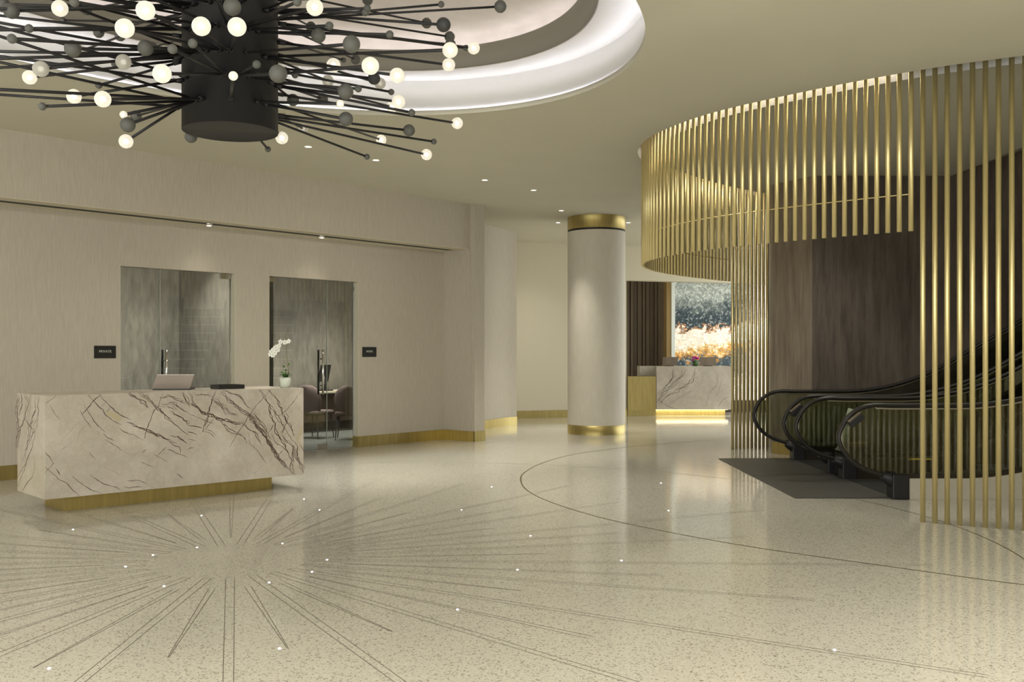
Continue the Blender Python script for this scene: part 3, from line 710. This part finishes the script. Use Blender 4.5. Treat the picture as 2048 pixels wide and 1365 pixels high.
for sg in (-1, 1):
    mb = MB(); mb.obox(p + DF.b * .10 * sg + Vector((0, 0, .022)), DF.d * .145, DF.b * .006, Vector((0, 0, .022))); mb.build('tray_side', M['screenblack'], tr)
    mb = MB(); mb.obox(p + DF.d * .14 * sg + Vector((0, 0, .022)), DF.d * .006, DF.b * .10, Vector((0, 0, .022))); mb.build('tray_side', M['screenblack'], tr)
# orchid
def flower(mb, c, r, facing, mi=0):
    f = Vector(facing).normalized(); a = f.cross(Vector((0, 0, 1))).normalized(); b = a.cross(f)
    for k in range(5):
        an = k * 2 * math.pi / 5 + .3; d = a * math.cos(an) + b * math.sin(an); t = f.cross(d)
        w_ = r * (.45 if k % 2 else .55)
        pts = [c, c + d * r * .45 + t * w_ * .8, c + d * r * .85 + t * w_ * .6, c + d * r + f * r * .1, c + d * r * .85 - t * w_ * .6, c + d * r * .45 - t * w_ * .8]
        pts2 = [q + f * .002 for q in pts]
        mb.add(pts, [[0, 1, 2, 3, 4, 5]], mi); 
    mb.sphere(c + f * r * .15, r * .2, 8, 1)
q = Vector((-2.298, 10.745, 1.1)) - DF.d * .11 + DF.b * .20
orch = thing('potted_orchid', 'white flowering orchid in a frosted white pot on the right end of the marble desk', 'plant', q)
mb = MB(); mb.lathe(q, [(.001, .001), (.050, .001), (.058, .05), (.066, .115), (.060, .115), (.053, .05), (.02, .09), (.001, .09)], 24); mb.build('pot', M['pot'], orch)
mb = MB()
for k in range(9):
    a = k * 2.4; d = Vector((math.cos(a), math.sin(a), 0)); n_ = Vector((-d.y, d.x, 0)); b0 = q + Vector((0, 0, .09)); h = .05 + .05 * rnd.random(); L_ = .07 + .05 * rnd.random()
    P = [b0, b0 + d * L_ * .4 + Vector((0, 0, h)), b0 + d * L_ * .8 + Vector((0, 0, h * 1.1)), b0 + d * L_ + Vector((0, 0, h * .8))]
    ws = [.006, .022, .018, .002]
    mb.add([P[i] + n_ * ws[i] for i in range(4)] + [P[i] - n_ * ws[i] for i in range(4)], [[0, 1, 5, 4], [1, 2, 6, 5], [2, 3, 7, 6]], 0)
mb.build('leaves', M['leaf'], orch)
Yq = q.y
sp_ = [(575, 765), (577, 745), (575, 720), (572, 700), (574, 682), (568, 672), (558, 676), (548, 690), (541, 706)]
stp = catmull([aty(x, y, Yq) for x, y in sp_], 5)
mb = MB(); mb.tube(stp, .0035, 6); mb.tube([aty(572, 684, Yq), aty(571, 668, Yq), aty(573, 660, Yq)], .002, 6); mb.tube([aty(560, 678, Yq), aty(558, 668, Yq)], .002, 6)
mb.tube([aty(577, 737, Yq), aty(571, 727, Yq), aty(568, 722, Yq)], .0025, 6); mb.build('stem', M['stem'], orch)
for x, y in ((577, 683), (570, 685), (561, 684), (558, 692), (552, 695), (556, 700), (547, 700), (550, 706), (543, 704), (546, 711), (541, 709)):
    mb = MB(); flower(mb, aty(x, y, Yq - .01 * rnd.random()), .030, (rnd.uniform(-.4, .3), -1, rnd.uniform(-.2, .3))); mb.build('blossom', [M['petal'], M['vein_yellow']], orch)
for x, y in ((568, 733), (572, 741), (578, 729)):
    mb = MB(); mb.sphere(aty(x, y, Yq), .012, 8, 0, (1, .5, 1.2)); mb.build('bud', M['leaf'], orch)

# ---- far reception desk in the alcove
Yd = 22.7
xa, xb = (1313 - CXP) / F * Yd, (1462 - CXP) / F * Yd
fd = thing('lounge_desk', 'distant marble reception desk with glowing brass underside before the backlit stone', 'reception desk', (4.2, Yd + .4, 0))
mb = MB(); mb.box(xa, xb, Yd, Yd + .8, .15, 1.16); mb.box(xa - .35, xa, Yd + .25, Yd + .8, .15, 1.16)
FD = Frame((xa, Yd), (1, 0), (0, 1))
VF = [(1, 1.3, 3, [(530, 470), (510, 560), (440, 660), (370, 730)]), (1, 1.5, 3, [(630, 470), (600, 540), (530, 620), (420, 710), (370, 800)]), (1, 1.1, 2, [(740, 480), (700, 580), (640, 660), (540, 710), (430, 760), (380, 840)]),
 (2, 1.1, 2, [(760, 590), (700, 680), (560, 770), (430, 840)]), (2, 1.0, 1, [(560, 640), (620, 700), (680, 720)]), (2, 1.0, 2, [(930, 480), (960, 560), (930, 640), (880, 740), (830, 850)]), (1, .9, 1, [(1060, 740), (1000, 790), (950, 865)]), (2, .9, 1, [(1000, 560), (960, 700), (900, 800)]), (1, .8, 1, [(360, 770), (460, 840), (560, 880)]), (2, .8, 1, [(420, 520), (480, 570)])]
veins(mb, FD, VF, 1240, 640, 4.875, .001, wpx=2.1)
mb.build('marble_front', [M['marble'], M['vein'], M['vein_soft'], M['vein_yellow']], fd)
mb = MB(); mb.box(xa - .2, xb - .1, Yd + .16, Yd + .7, 0, .15); mb.build('brass_plinth', M['gold'], fd)
mb = MB(); mb.add([(xa - .15, Yd + .06, .146), (xb - .05, Yd + .06, .146), (xb - .05, Yd + .11, .146), (xa - .15, Yd + .11, .146)], [[0, 1, 2, 3]]); mb.build('underside_light_strip', M['led_desk'], fd)
xg = 2.70
mb = MB(); mb.box(xg, xa - .005, Yd + .02, Yd + .22, .13, .925); mb.box(xg, xa - .005, Yd + .06, Yd + .2, 0, .13); mb.build('brass_panel', M['gold'], fd)
for x0, x1, lab in ((1325, 1355, 'distant grey screen on the lounge desk, left of the pink flowers'), (1400, 1432, 'distant grey screen on the lounge desk, right of the pink flowers')):
    Yc = Yd + .35; c = aty((x0 + x1) / 2, 733, Yc); c.z = 1.16
    t = thing('monitor', lab, 'monitor', c, 'screens on the lounge desk')
    hw = (x1 - x0) / 2 / F * Yc
    mb = MB(); mb.obox(c + Vector((0, -.02, .115)), (hw, 0, 0), (0, .008, 0), Vector((.01, .03, .10))); mb.build('screen', M['taupe'], t)
    mb = MB(); mb.obox(c + Vector((0, .02, .006)), (hw * .5, 0, 0), (0, .08, 0), (0, 0, .006)); mb.build('stand', M['screenblack'], t)
c = aty(1391, 733, Yd + .3); c.z = 1.16
t = thing('flower_vase', 'small vase of magenta flowers on the distant lounge desk', 'vase', c)
mb = MB(); mb.lathe(c, [(.001, .001), (.055, .001), (.065, .13), (.06, .13), (.05, .01)], 16); mb.build('vase', M['leaf'], t)
mb = MB()
for k in range(16): mb.sphere(c + Vector((rnd.uniform(-.08, .08), rnd.uniform(-.05, .05), .15 + rnd.uniform(-.02, .08))), .022, 6)
mb.build('blossoms', M['petal_pink'], t)
# fluted panels and backlit stone
mb = MB(); x = 2.72; k = 0
Yf = 25.0
while x < 3.80:
    w_ = .085 + .035 * ((k * 7) % 3) / 2; dpt = .05 + .09 * ((k * 5) % 4) / 3
    mb.box(x, min(x + w_ * .8, 3.99), Yf - dpt, Yf + .1, 0, 3.6); x += w_; k += 1
mb.box(2.6, 3.9, Yf, Yf + .15, 0, 3.6)
fl = mb.build('fluted_panel', M['taupe']); tagt(fl, 'brown fluted vertical panelling left of the backlit stone', 'wall panel')
sw = thing('backlit_stone_wall', 'glowing slate, cream and amber stone slab wall behind the lounge desk', 'stone wall', (5.5, 24.3, 0))
xs0 = (1350 - CXP) / F * 24.3
mb = MB(); mb.box(xs0, 7.2, 24.3, 24.4, .29, 3.4); mb.build('stone_slab', M['onyx'], sw)
mb = MB(); mb.box(xs0 - .09, xs0, 24.28, 24.42, .0, 3.4); mb.build('pale_edge', plain('pale_edge', (.72, .76, .70), .5, emis=(.7, .75, .68), estr=.25), sw)
mb = MB(); mb.box(xs0 - .21, xs0 - .09, 24.30, 24.78, .0, 3.4); mb.build('timber_edge', plain('oak_edge', (.42, .29, .12), .5), sw)
mb = MB(); mb.box(xs0, 7.2, 24.28, 24.4, 0, .29); mb.build('dark_base', M['darkwood'], sw)

# ---- gold rod screens
ROD_R, SPC = .0225, .102
path = resample(SPATH, .004)
def arc_from(pred): return next(i for i, p in enumerate(path) if pred(p))
i0 = arc_from(lambda p: p.x <= 3.62)                      # first rod of the front standing row
step = int(SPC / .004)
rods = []
i = i0
while i - step >= 0: i -= step
while i < len(path): rods.append((i, path[i])); i += step
front = [p for i, p in rods if i <= i0]
back = [p for i, p in rods if p.y > 14.86]
hang = [p for i, p in rods if i > i0 and not p.y > 14.86]
def rodmesh(z0, z1, name):
    mb = MB(); mb.cyl((0, 0, z0), (0, 0, z1), ROD_R, 20); return mb.mesh(name, M['rod'])
ZT = gz - .01
ms = rodmesh(0, ZT, 'standing_rod'); mh = rodmesh(2.57, ZT, 'hanging_rod')
def screen(name, pts, mesh, rname, label):
    c = sum(pts, Vector()) / len(pts); c.z = 0 if mesh is ms else CEIL
    t = thing(name, label, 'rod screen', c)
    for p in pts:
        o = bpy.data.objects.new(rname, mesh); COL.objects.link(o); o.parent = t; o.location = (p.x - c.x, p.y - c.y, -c.z)
    return t
screen('standing_rod_screen', front, ms, 'rod', 'row of thick floor to ceiling gold rods nearest the camera, before the escalators')
screen('standing_rod_screen', back, ms, 'rod', 'slim distant row of floor to ceiling gold rods between timber wall and lounge desk')
hs = screen('hanging_rod_screen', hang, mh, 'rod', 'curved curtain of short gold rods hanging from a lit ceiling groove')
ia = path.index(hang[0]) if hang[0] in path else i0; ib = max(i for i, p in rods if p.y <= 14.86)
mb = MB(); mb.tube([Vector((p.x, p.y, 2.90)) for p in path[i0 + step:ib + 1:12]], .006, 6); mb.build('spacer_rail', M['rod'], hs)

# ---- escalators
ZH = .952; X0, RA = 4.58, 2.85
def incline(x):
    """height gained along the stair at x"""
    if x <= X0: return 0.0
    s_ = (x - X0) / RA
    if s_ < .5: return RA * (1 - math.sqrt(1 - s_ * s_))
    return RA * (1 - math.cos(R(30))) + (x - X0 - RA * .5) * math.tan(R(30))
nose = [(3.86, .225), (3.72, .262), (3.57, .32), (3.45, .408), (3.366, .526), (3.34, .63), (3.377, .74), (3.45, .845), (3.57, .925), (3.72, .955), (3.9, ZH), (4.2, ZH)]
XEND = 10.2
def rail(y): return catmull([Vector((x, y, z)) for x, z in nose], 5) + [Vector((x, y, ZH + incline(x))) for x in [4.3 + .15 * k for k in range(int((XEND - 4.3) / .15))]]
def escalator(ya, yb, label, clad):
    t = thing('escalator', label, 'escalator', (3.9, (ya + yb) / 2, 0))
    for y in (ya, yb):
        P = rail(y)
        mb = MB(); mb.tube(P, .03, 12, radii=[(.036, .024)] * len(P))
        mb.build('handrail', M['rubber'], t)
        mb = MB(); mb.tube([p + Vector((.0, 0, 0)) for p in [Vector((q.x + (3.9 - q.x) * .045 if q.x < 3.9 else q.x, y, q.z - (.035 if q.x > 3.7 and q.z > .5 else 0))) for q in P]], .010, 8); mb.build('handrail_guide', M['steel'], t)
        # glass: polygon inside the rail loop
        top = [(q.x + .02, q.z) for q in P if q.z > .25 or q.x < 3.8]
        vs = []; fs = []; k = 0
        for q in P:
            if q.z < ZH - .01 and q.x < 3.9 and q.z < .6: continue
        loop = [(q.x, q.z) for q in P]; zb_ = lambda x: .235 + incline(x)
        loop += [(x, zb_(x)) for x in [XEND - .1 - .2 * k for k in range(int((XEND - 4.3) / .2))]]
        n_ = len(loop); mb = MB()
        mb.add([(x, y - .006, z) for x, z in loop] + [(x, y + .006, z) for x, z in loop], [list(range(n_)), list(range(n_, 2 * n_))[::-1]] + [[i, (i + 1) % n_, (i + 1) % n_ + n_, i + n_] for i in range(n_)])
        mb.build('glass_balustrade', M['glass_green'], t)
        # deck / skirt following the incline
        xs = [3.88 + .2 * k for k in range(32)]; mb = MB(); n_ = len(xs)
        for zlo, zhi, hw in ((-.0, .215, .055), (.215, .245, .075)):
            A = [(x, y - hw, max(0, zlo + incline(x) * (1 if zlo or x > X0 else 0)) if zlo else (max(0, incline(x) - .25))) for x in xs]
            B = [(x, y + hw, a[2]) for x, a in zip(xs, A)]; C = [(x, y - hw, zhi + incline(x)) for x in xs]; D = [(x, y + hw, zhi + incline(x)) for x in xs]
            mb.add(A + B + C + D, [[i, i + 1, i + 1 + 2 * n_, i + 2 * n_] for i in range(n_ - 1)] + [[i + n_, i + 1 + n_, i + 1 + 3 * n_, i + 3 * n_] for i in range(n_ - 1)] + [[i + 2 * n_, i + 1 + 2 * n_, i + 1 + 3 * n_, i + 3 * n_] for i in range(n_ - 1)] + [[0, n_, 3 * n_, 2 * n_]])
        mb.build('skirt_deck', M['deck'], t)
        mb = MB(); mb.prism([(3.86, y - .09), (4.03, y - .09), (4.03, y + .09), (3.86, y + .09)], 0, .25)
        mb.tube([(3.78, y, .24), (3.84, y, .215), (3.90, y, .19)], .05, 14, radii=[.045, .07, .085]); mb.build('newel_base', M['black'], t, bevel=.012)
    # comb plate, floor plate and steps between the skirts
    y0, y1 = ya + .08, yb - .08
    mb = MB(); mb.box(3.9, 4.55, y0, y1, .0, .012); mb.build('comb_plate', M['steps'], t)
    mb = MB(); mb.box(4.50, 4.56, y0, y1, .012, .016)
    mb.prism([(4.60, yb - .165), (4.86, yb - .165), (4.92, yb - .06), (4.70, yb - .06)], .244, .252)
    for yy in (ya + .12, yb - .28): mb.box(4.30, 4.50, yy, yy + .15, .012, .016)
    mb.build('yellow_marking', M['yellow'], t)
    smb = MB(); smb.box(0, .40, y0, y1, -.02, 0); smb.box(0, .02, y0, y1, -.20, -.02)
    sm = smb.mesh('step', [M['steps'], M['yellow']])
    for k in range(14):
        x = 4.56 + .40 * k; z = incline(x + .2) + .015
        o = bpy.data.objects.new('step', sm); COL.objects.link(o); o.parent = t; o.matrix_parent_inverse = Matrix.Translation(-Vector(t.location)); o.location = (x, 0, z)
    if clad:
        xs = [4.03 + .2 * k for k in range(31)]; mb = MB(); n_ = len(xs)
        A = [(x, ya - .10, 0) for x in xs]; B = [(x, ya - .10, .215 + incline(x)) for x in xs]; A2 = [(x, ya - .056, 0) for x in xs]; B2 = [(x, ya - .056, b[2]) for x, b in zip(xs, B)]
        mb.add(A + B + A2 + B2, [[i, i + 1, i + 1 + n_, i + n_] for i in range(n_ - 1)] + [[i + n_, i + 1 + n_, i + 1 + 3 * n_, i + 3 * n_] for i in range(n_ - 1)] + [[0, n_, 3 * n_, 2 * n_]])
        mb.build('stone_cladding', M['clad'], t)
    mb = MB(); mb.box(2.89, 3.9, (ya - .02) if clad else (ya - .26), (yb + .15) if not clad else (yb + .24), .0, .010); mb.build('floor_plate', M['mat'], t)
    return t
escalator(9.97, 11.47, 'nearer of two escalators, glass sided with stone cladding, behind the thick gold rods', True)
escalator(11.99, 13.48, 'farther of two escalators, running along the dark timber wall', False)
# small boxed devices clipped to the balustrade glass
for px, py, Y, k_, lab in ((1712, 841, 9.90, .85, 'dark tilted box fixed to the glass of the nearest balustrade, inside its handrail loop'), (1594, 821, 11.92, .9, 'dark tilted box fixed to the farther escalator glass, between two handrail loops')):
    c = aty(px, py, Y); t = thing('control_box', lab, 'box', c, 'boxes on the escalator glass')
    ax = Vector((.62, 0, .50)).normalized(); az = Vector((-.50, 0, .62)).normalized()
    mb = MB(); mb.obox(c, ax * .095 * k_, Vector((0, .035, 0)), az * .042 * k_); mb.build('housing', M['black'], t, bevel=.012)
    mb = MB(); mb.obox(c + az * .045 * k_, ax * .085 * k_, Vector((0, .03, 0)), az * .004); mb.build('lid', M['taupe'], t)
    mb = MB(); mb.cyl(c + Vector((0, .03, 0)), c + Vector((0, .062, 0)), .012, 10); mb.build('bracket', M['black'], t)
Y = 11.73; q0, q1 = aty(1682, 903, Y), aty(1702, 818, Y)
t = thing('slender_stand', 'pale slender leaning stand between the two escalators', 'stand', (q0.x, Y, 0))
mb = MB(); mb.tube([q0, q0.lerp(q1, .12), q0.lerp(q1, .35), q0.lerp(q1, .7), q1], .03, 14, radii=[.075, .045, .03, .045, .035]); mb.build('post', M['pot'], t)
mb = MB(); mb.tube([(q0.x, q0.y, .0105), q0], .05, 14, radii=[.07, .07]); mb.build('pedestal', M['black'], t)

# ---- downlights that show in the ceiling
LAB = ['small round ceiling downlight just below the chandelier, nearest the left wall', 'small round ceiling downlight right of the lowest chandelier rods', 'small round ceiling downlight midway between chandelier and column, the nearer of a close pair', 'small round ceiling downlight midway between chandelier and column, the farther of a close pair',
       'small round ceiling downlight left of the column top, the higher of two', 'small round ceiling downlight left of the column top, the lower of two', 'small round ceiling downlight just right of the column top, beside the rod screen']
for (x, y), lab in zip(DOWN, LAB):
    t = thing('downlight', lab, 'ceiling light', (x, y, CEIL), 'recessed ceiling downlights')
    mb = MB(); mb.lathe((x, y, CEIL), [(.055, 0), (.055, -.006), (.043, -.008), (.040, -.002)], 24); mb.build('trim_ring', M['paint'], t)
    mb = MB(); mb.lathe((x, y, CEIL), [(.041, -.004), (.0001, -.004)], 24); mb.build('lens', M['lamp_face'], t)
# spot heads in the soffit slot
for px, py, lab in ((418, 442, 'small swivel spotlight in the black soffit slot above the first glass door'), (643, 467, 'small swivel spotlight in the black soffit slot above the second glass door')):
    uu = WL.hit(px, py, -.295)[0]; c = WL.p(uu, -.295, 3.22)
    t = thing('slot_spotlight', lab, 'spotlight', c, 'spotlights in the soffit slot')
    mb = MB(); mb.cyl(c + Vector((0, 0, .02)), c + Vector((0, 0, -.035)), .045, 16); mb.build('lamp_body', M['steel'], t)
    mb = MB(); mb.cyl(c + Vector((0, 0, -.035)), c + Vector((0, 0, -.038)), .030, 16); mb.build('lens', M['lamp_face'], t)
for uu, pw in ((WL.hit(418, 442, -.295)[0], 7), (WL.hit(643, 467, -.295)[0], 7)):
    spot(WL.p(uu, -.34, 3.15), pw, 100, 1.0, (1.0, .95, .80), WL.p(uu, -.2, 0))

# ---- chandelier
CH = Vector((-2.03, 7.03, 0)); RD = .335
zb0 = 3.085
chand = thing('chandelier', 'huge starburst chandelier: black drum bristling with rods tipped by lit and grey balls', 'chandelier', (CH.x, CH.y, 4.7))
mb = MB(); mb.lathe(CH, [(.0001, zb0 + .004), (RD - .004, zb0 + .004), (RD, zb0), (RD, 4.75)], 64); mb.build('drum', M['drum'], chand)
LIT, GL, GS, LS, DIM, GD = 'lit', 'gl', 'gs', 'ls', 'dim', 'gd'
BALLS = [(119.7, 16.7, 32, LIT), (291, 21, 38, LIT), (249.5, 56.6, 39, LIT), (324, 147.5, 37, LIT), (81.6, 138, 31.5, DIM), (59.4, 155, 28, LIT), (148, 193, 29, LIT), (205.6, 198.5, 32.5, LIT), (247, 229.5, 15, LS), (246.8, 124, 30.6, DIM),
 (162, 102, 21, DIM), (23, 22, 31, GL), (145.6, 97.4, 33, GL), (291, 96, 31, GL), (4, 9, 30, GL), (148.4, 4, 19.5, GS), (58.4, 57, 17, GS), (24, 77.6, 21, GS), (345, 98, 20, GS), (229, 128, 13, GS), (197.6, 170.7, 14, GS), (84.4, 213, 16, GS),
 (255.6, 249.7, 30, GL), (252, 283, 28, LIT), (272, 232, 22, GL), (402.5, 52.7, 37.5, LIT), (474, 53.8, 40, LIT), (464.5, 13.6, 35, GL), (385.4, 86.8, 19, GS), (513.3, 129, 17, GS), (466.5, 152, 18.6, LS), (556.2, 147.6, 36, GL), (590, 150, 13.5, GS),
 (382, 273.7, 25, GL), (563.7, 276, 25, LIT), (535.8, 298.7, 12, GS), (629.5, 14.5, 34, LIT), (594.4, 3.6, 18, GS), (734.6, 17, 15, GS), (730.5, 25, 15, GS), (887, 49.6, 29, GD), (659, 51.5, 16.5, GS), (636.7, 71.3, 29, GL), (703, 88.3, 35, GL), (779.4, 69, 16, GS),
 (900.3, 100.3, 31, LIT), (932, 96, 12.5, GD), (947.4, 96.2, 24.5, LIT), (897.4, 129.8, 26, LIT), (667, 130.6, 28, LIT), (740.7, 131.8, 36, LIT), (794.4, 151, 30, LIT), (748, 157, 25, GD), (760, 167, 23, DIM), (691, 183.3, 31.5, GL), (716.5, 177.7, 14.5, GS),
 (782.5, 184.2, 12.5, GS), (797, 203.8, 27, LIT), (784.2, 214, 22, LIT), (680.5, 207.5, 15, LS), (823.4, 225.3, 14, GS), (691.8, 238.2, 28.5, GL), (914.3, 246.6, 23, LIT), (818, 261, 24, GL), (867.6, 283.4, 11.8, GS), (762.4, 280, 20, LIT), (853, 309.5, 22, LIT),
 (734, 313.8, 11.8, GS), (606.5, 257.5, 20.5, DIM), (656, 162, 23, DIM), (586, 200, 24, GL), (645, 198, 22, GL),
 # beyond the left and top edges of the frame
 (-25, 18, 32, LIT), (-70, 60, 33, GL), (-45, 102, 31, LIT), (-30, 118, 17, GS), (-85, 140, 30, LIT), (-60, 176, 18, GS), (-20, -30, 34, LIT), (60, -35, 33, GL), (175, -45, 36, LIT), (240, -30, 20, GS), (330, -40, 36, LIT), (415, -48, 38, GL), (520, -40, 36, LIT), (585, -60, 34, GL), (690, -40, 30, LIT), (760, -55, 28, GL), (830, -30, 27, LIT), (840, -80, 25, GL)]
RINGS = [3.245, 3.41, 3.575, 3.74, 3.905, 4.07]
def ballmesh(kind):
    mb = MB()
    if kind in (LIT, LS, DIM):
        r = .0475 if kind != LS else .0235
        mb.sphere((0, 0, 0), r, 24, 0); mb.sphere((0, 0, 0), r * .36, 12, 1)
        return mb.mesh('globe', [M['globe'], M['bulb_dim'] if kind == DIM else M['bulb']])
    r = .047 if kind in (GL, GD) else .0245
    mb.sphere((0, 0, 0), r, 24, 0); return mb.mesh('ball', M['greyball_dark'] if kind == GD else M['greyball'])
BM = {k: ballmesh(k) for k in (LIT, GL, GS, LS, DIM, GD)}
def rod_for(pos, parent, kind, ring=None):
    rb = {LIT: .0475, LS: .0235, DIM: .0475, GL: .047, GD: .047, GS: .0245}[kind]
    d = Vector((pos.x - CH.x, pos.y - CH.y, 0)); d.normalize()
    zr = min(RINGS, key=lambda z: abs(z - (pos.z + .14 + .13 * (CH.y - pos.y))))
    if ring: zr = ring
    root = CH + d * (RD - .01) + Vector((0, 0, zr)); ax = (pos - root).normalized()
    mb = MB(); mb.cyl(root, pos - ax * rb * .8, .0095, 8); mb.cyl(root, root + ax * .07, .015, 8)
    o = mb.build('rod', M['black'], parent)
    b = bpy.data.objects.new('globe' if kind in (LIT, LS, DIM) else 'ball', BM[kind]); COL.objects.link(b)
    b.parent = o; b.matrix_parent_inverse = Matrix.Translation(-Vector(parent.location)) if False else Matrix.Identity(4)
    b.location = pos
    return o
bpy.context.view_layer.update()
for px, py, dia, kind in BALLS:
    D0 = {LIT: .095, LS: .047, DIM: .095, GL: .094, GD: .094, GS: .049}[kind]
    if kind == GD and dia < 20: D0 = .049; kind2 = GS
    if kind == GL and dia < 24.5 and px < 700: D0 = .094
    Y = D0 * F / dia; lim = 2.15
    for _ in range(200):
        p = aty(px, py, Y); h = math.hypot(p.x - CH.x, p.y - CH.y)
        if h <= lim: break
        Y += .02 if Y < CH.y else -.02
    kk = GS if (kind == GD and dia < 20) else kind
    rod_for(p, chand, kk)
for k in range(11):
    a = R(196 + 4.6 * k); L_ = 1.95 + .2 * rnd.random()
    p = CH + Vector((math.cos(a), math.sin(a), 0)) * L_; zr = RINGS[(k * 3) % 5]; p.z = zr + rnd.uniform(-.02, .10)
    rod_for(p, chand, (LIT, GL, GS)[k % 3], zr)
# upper tiers of rods beyond the frame, one mass
mb = MB()
for k in range(60):
    a = k * 2.39996; zr = 3.9 + .15 * (k % 5); L_ = 1.2 + .8 * rnd.random(); d = Vector((math.cos(a), math.sin(a), 0))
    p1 = CH + d * L_ + Vector((0, 0, zr + .10 + .06 * rnd.random()))
    if p1.y < 5.2: continue
    root = CH + d * (RD - .01) + Vector((0, 0, zr)); mb.cyl(root, p1, .0085, 6, 0)
    mb.sphere(p1, .046 if k % 3 else .024, 12, 1)
mb.build('upper_rods', [M['black'], M['greyball']], chand, kind='stuff')

# ---- pinpoint lights let into the floor
FL = [((98, 1338), 'ending a ray in the lower left corner'), ((559, 1298), 'ending the short ray right of the twin vertical lines'), ((328, 1173), 'near the inner ring, lower left of the starburst centre'), ((251, 1134), 'west of the starburst centre, the outer of two there'),
 ((306, 1111), 'west of the starburst centre, slightly farther than its neighbour'), ((394, 1095.5), 'inner ring, upper left of the starburst centre'), ((146, 1060), 'well left of the starburst, in front of the desk corner'), ((403, 1032), 'ending a short ray pointing at the desk plinth'),
 ((565, 1088), 'inner ring, upper right of the starburst centre'), ((654, 1120.5), 'right of the starburst centre, the higher of a close pair'), ((624, 1144.5), 'right of the starburst centre, the lower of a close pair'), ((538, 1166), 'inner ring, lower right of the starburst centre, starting a ray'),
 ((639, 1020.5), 'just right of the desk, nearer of two by its right end'), ((608, 999), 'just right of the desk, farther of two by its right end'), ((923, 1020.5), 'midway between the desk and the curved brass inlay'), ((983.5, 974.5), 'farthest, beside the tip of the curved brass inlay'),
 ((1061, 1072.5), 'below the tip of the curved brass inlay'), ((1035, 1140.5), 'at the end of a long ray, right of centre'), ((915, 1220), 'ending a ray in the lower middle of the floor'), ((1669, 1301), 'alone in the lower right of the floor'), ((1243, 1122), 'between the starburst rays and the long brass line'),
 ((1337, 1022), 'inside the curved inlay, the nearer of two'), ((1322, 967), 'inside the curved inlay, the farther of two')]
for (x, y), lab in FL:
    c = at(x, y, 0); mb = MB(); mb.lathe(c, [(.0001, .0035), (.0055, .0035), (.007, .0015), (.0075, 0)], 14)
    tagt(mb.build('floor_light', M['floor_led']), 'pinpoint white floor light ' + lab, 'floor light', 'pinpoint lights in the floor')

# ---- office furniture seen through the second glass door
def office_chair(px, Y, rz, lab):
    c = aty(px, 700, Y); c.z = 0
    t = thing('office_chair', lab, 'chair', c, 'chairs at the office table')
    d = Vector((math.sin(rz), math.cos(rz), 0)); s = Vector((d.y, -d.x, 0))      # d: facing direction
    # curved rounded backrest
    vs = []; fs = []; nu, nv = 12, 10
    for side in (0, 1):
        for j in range(nv + 1):
            tz = j / nv; hw = .25 * (1 - .25 * (2 * tz - 1) ** 2 if tz < .5 else math.sqrt(max(.02, 1 - ((tz - .5) / .52) ** 2.4)))
            for i in range(nu + 1):
                q = -1 + 2 * i / nu; bow = .07 * q * q
                vs.append(c + s * hw * q + d * (-.24 - .07 * tz + bow + (.045 if side else 0)) + Vector((0, 0, .42 + .51 * tz)))
    m1 = (nu + 1) * (nv + 1)
    for side in (0, 1):
        for j in range(nv):
            for i in range(nu):
                a = side * m1 + j * (nu + 1) + i; fs.append([a, a + 1, a + nu + 2, a + nu + 1])
    for j in range(nv):
        for i in (0, nu):
            a = j * (nu + 1) + i; fs.append([a, a + nu + 1, a + nu + 1 + m1, a + m1])
    for i in range(nu):
        for j in (0, nv):
            a = j * (nu + 1) + i; fs.append([a, a + 1, a + 1 + m1, a + m1])
    mb = MB(); mb.add(vs, fs, 0, True); mb.build('backrest', M['upholstery'], t)
    mb = MB(); mb.obox(c + Vector((0, 0, .45)), s * .24, d * .24, Vector((0, 0, .04))); mb.build('seat', M['upholstery'], t, bevel=.03)
    for a in (-1, 1):
        for b in (-1, 1):
            mb = MB(); mb.cyl(c + s * .19 * a + d * .19 * b + Vector((0, 0, .42)), c + s * .23 * a + d * .23 * b + Vector((0, 0, .006)), .014, 8, r1=.009); mb.build('leg', M['black'], t)
office_chair(630, 16.9, R(25), 'mauve rounded back chair behind the glass, nearest the long door handle')
office_chair(700, 16.7, R(-5), 'mauve rounded back chair behind the glass, half hidden by the door jamb')
c = aty(672, 780, 18.3); tb = thing('office_table', 'dark office table with a pale edge behind the mauve chairs', 'table', (c.x, c.y, 0))
TF = Frame((c.x - .75, c.y - .95), WL.d, WL.b)
mb = MB(); mb.fbox(TF, 0, 1.9, 0, .8, .73, .76); mb.build('table_top', M['clad'], tb)
mb = MB(); mb.fbox(TF, .05, 1.85, .12, .16, .2, .73); mb.build('modesty_panel', M['darkwood'], tb)
for u in (.08, 1.76):
    mb = MB(); mb.fbox(TF, u, u + .05, .1, .7, .006, .73); mb.build('leg', M['darkwood'], tb)
c = TF.p(1.15, .35, .762)
t = thing('desk_phone_screen', 'black tilted screen on a stand on the office table', 'monitor', c)
mb = MB(); mb.obox(c + Vector((0, 0, .33)), WL.d * .15 + WL.b * .05, (WL.b - WL.d * .3) * .012, Vector((.03, 0, .16))); mb.build('screen', M['screenblack'], t)
mb = MB(); mb.tube([c + Vector((0, 0, .01)), c + Vector((.0, .02, .12)), c + Vector((-.02, .0, .28))], .03, 8, radii=[.07, .035, .03]); mb.obox(c + Vector((0, 0, .01)), WL.d * .13, WL.b * .1, Vector((0, 0, .01))); mb.build('stand', M['screenblack'], t)
c = TF.p(.5, .35, .76)
mb = MB(); mb.obox(c + Vector((0, 0, .012)), WL.d * .17, WL.b * .12, Vector((0, 0, .012))); tagt(mb.build('paper_folder', M['screenblack']), 'flat black folder on the office table, left of the tilted screen', 'folder')
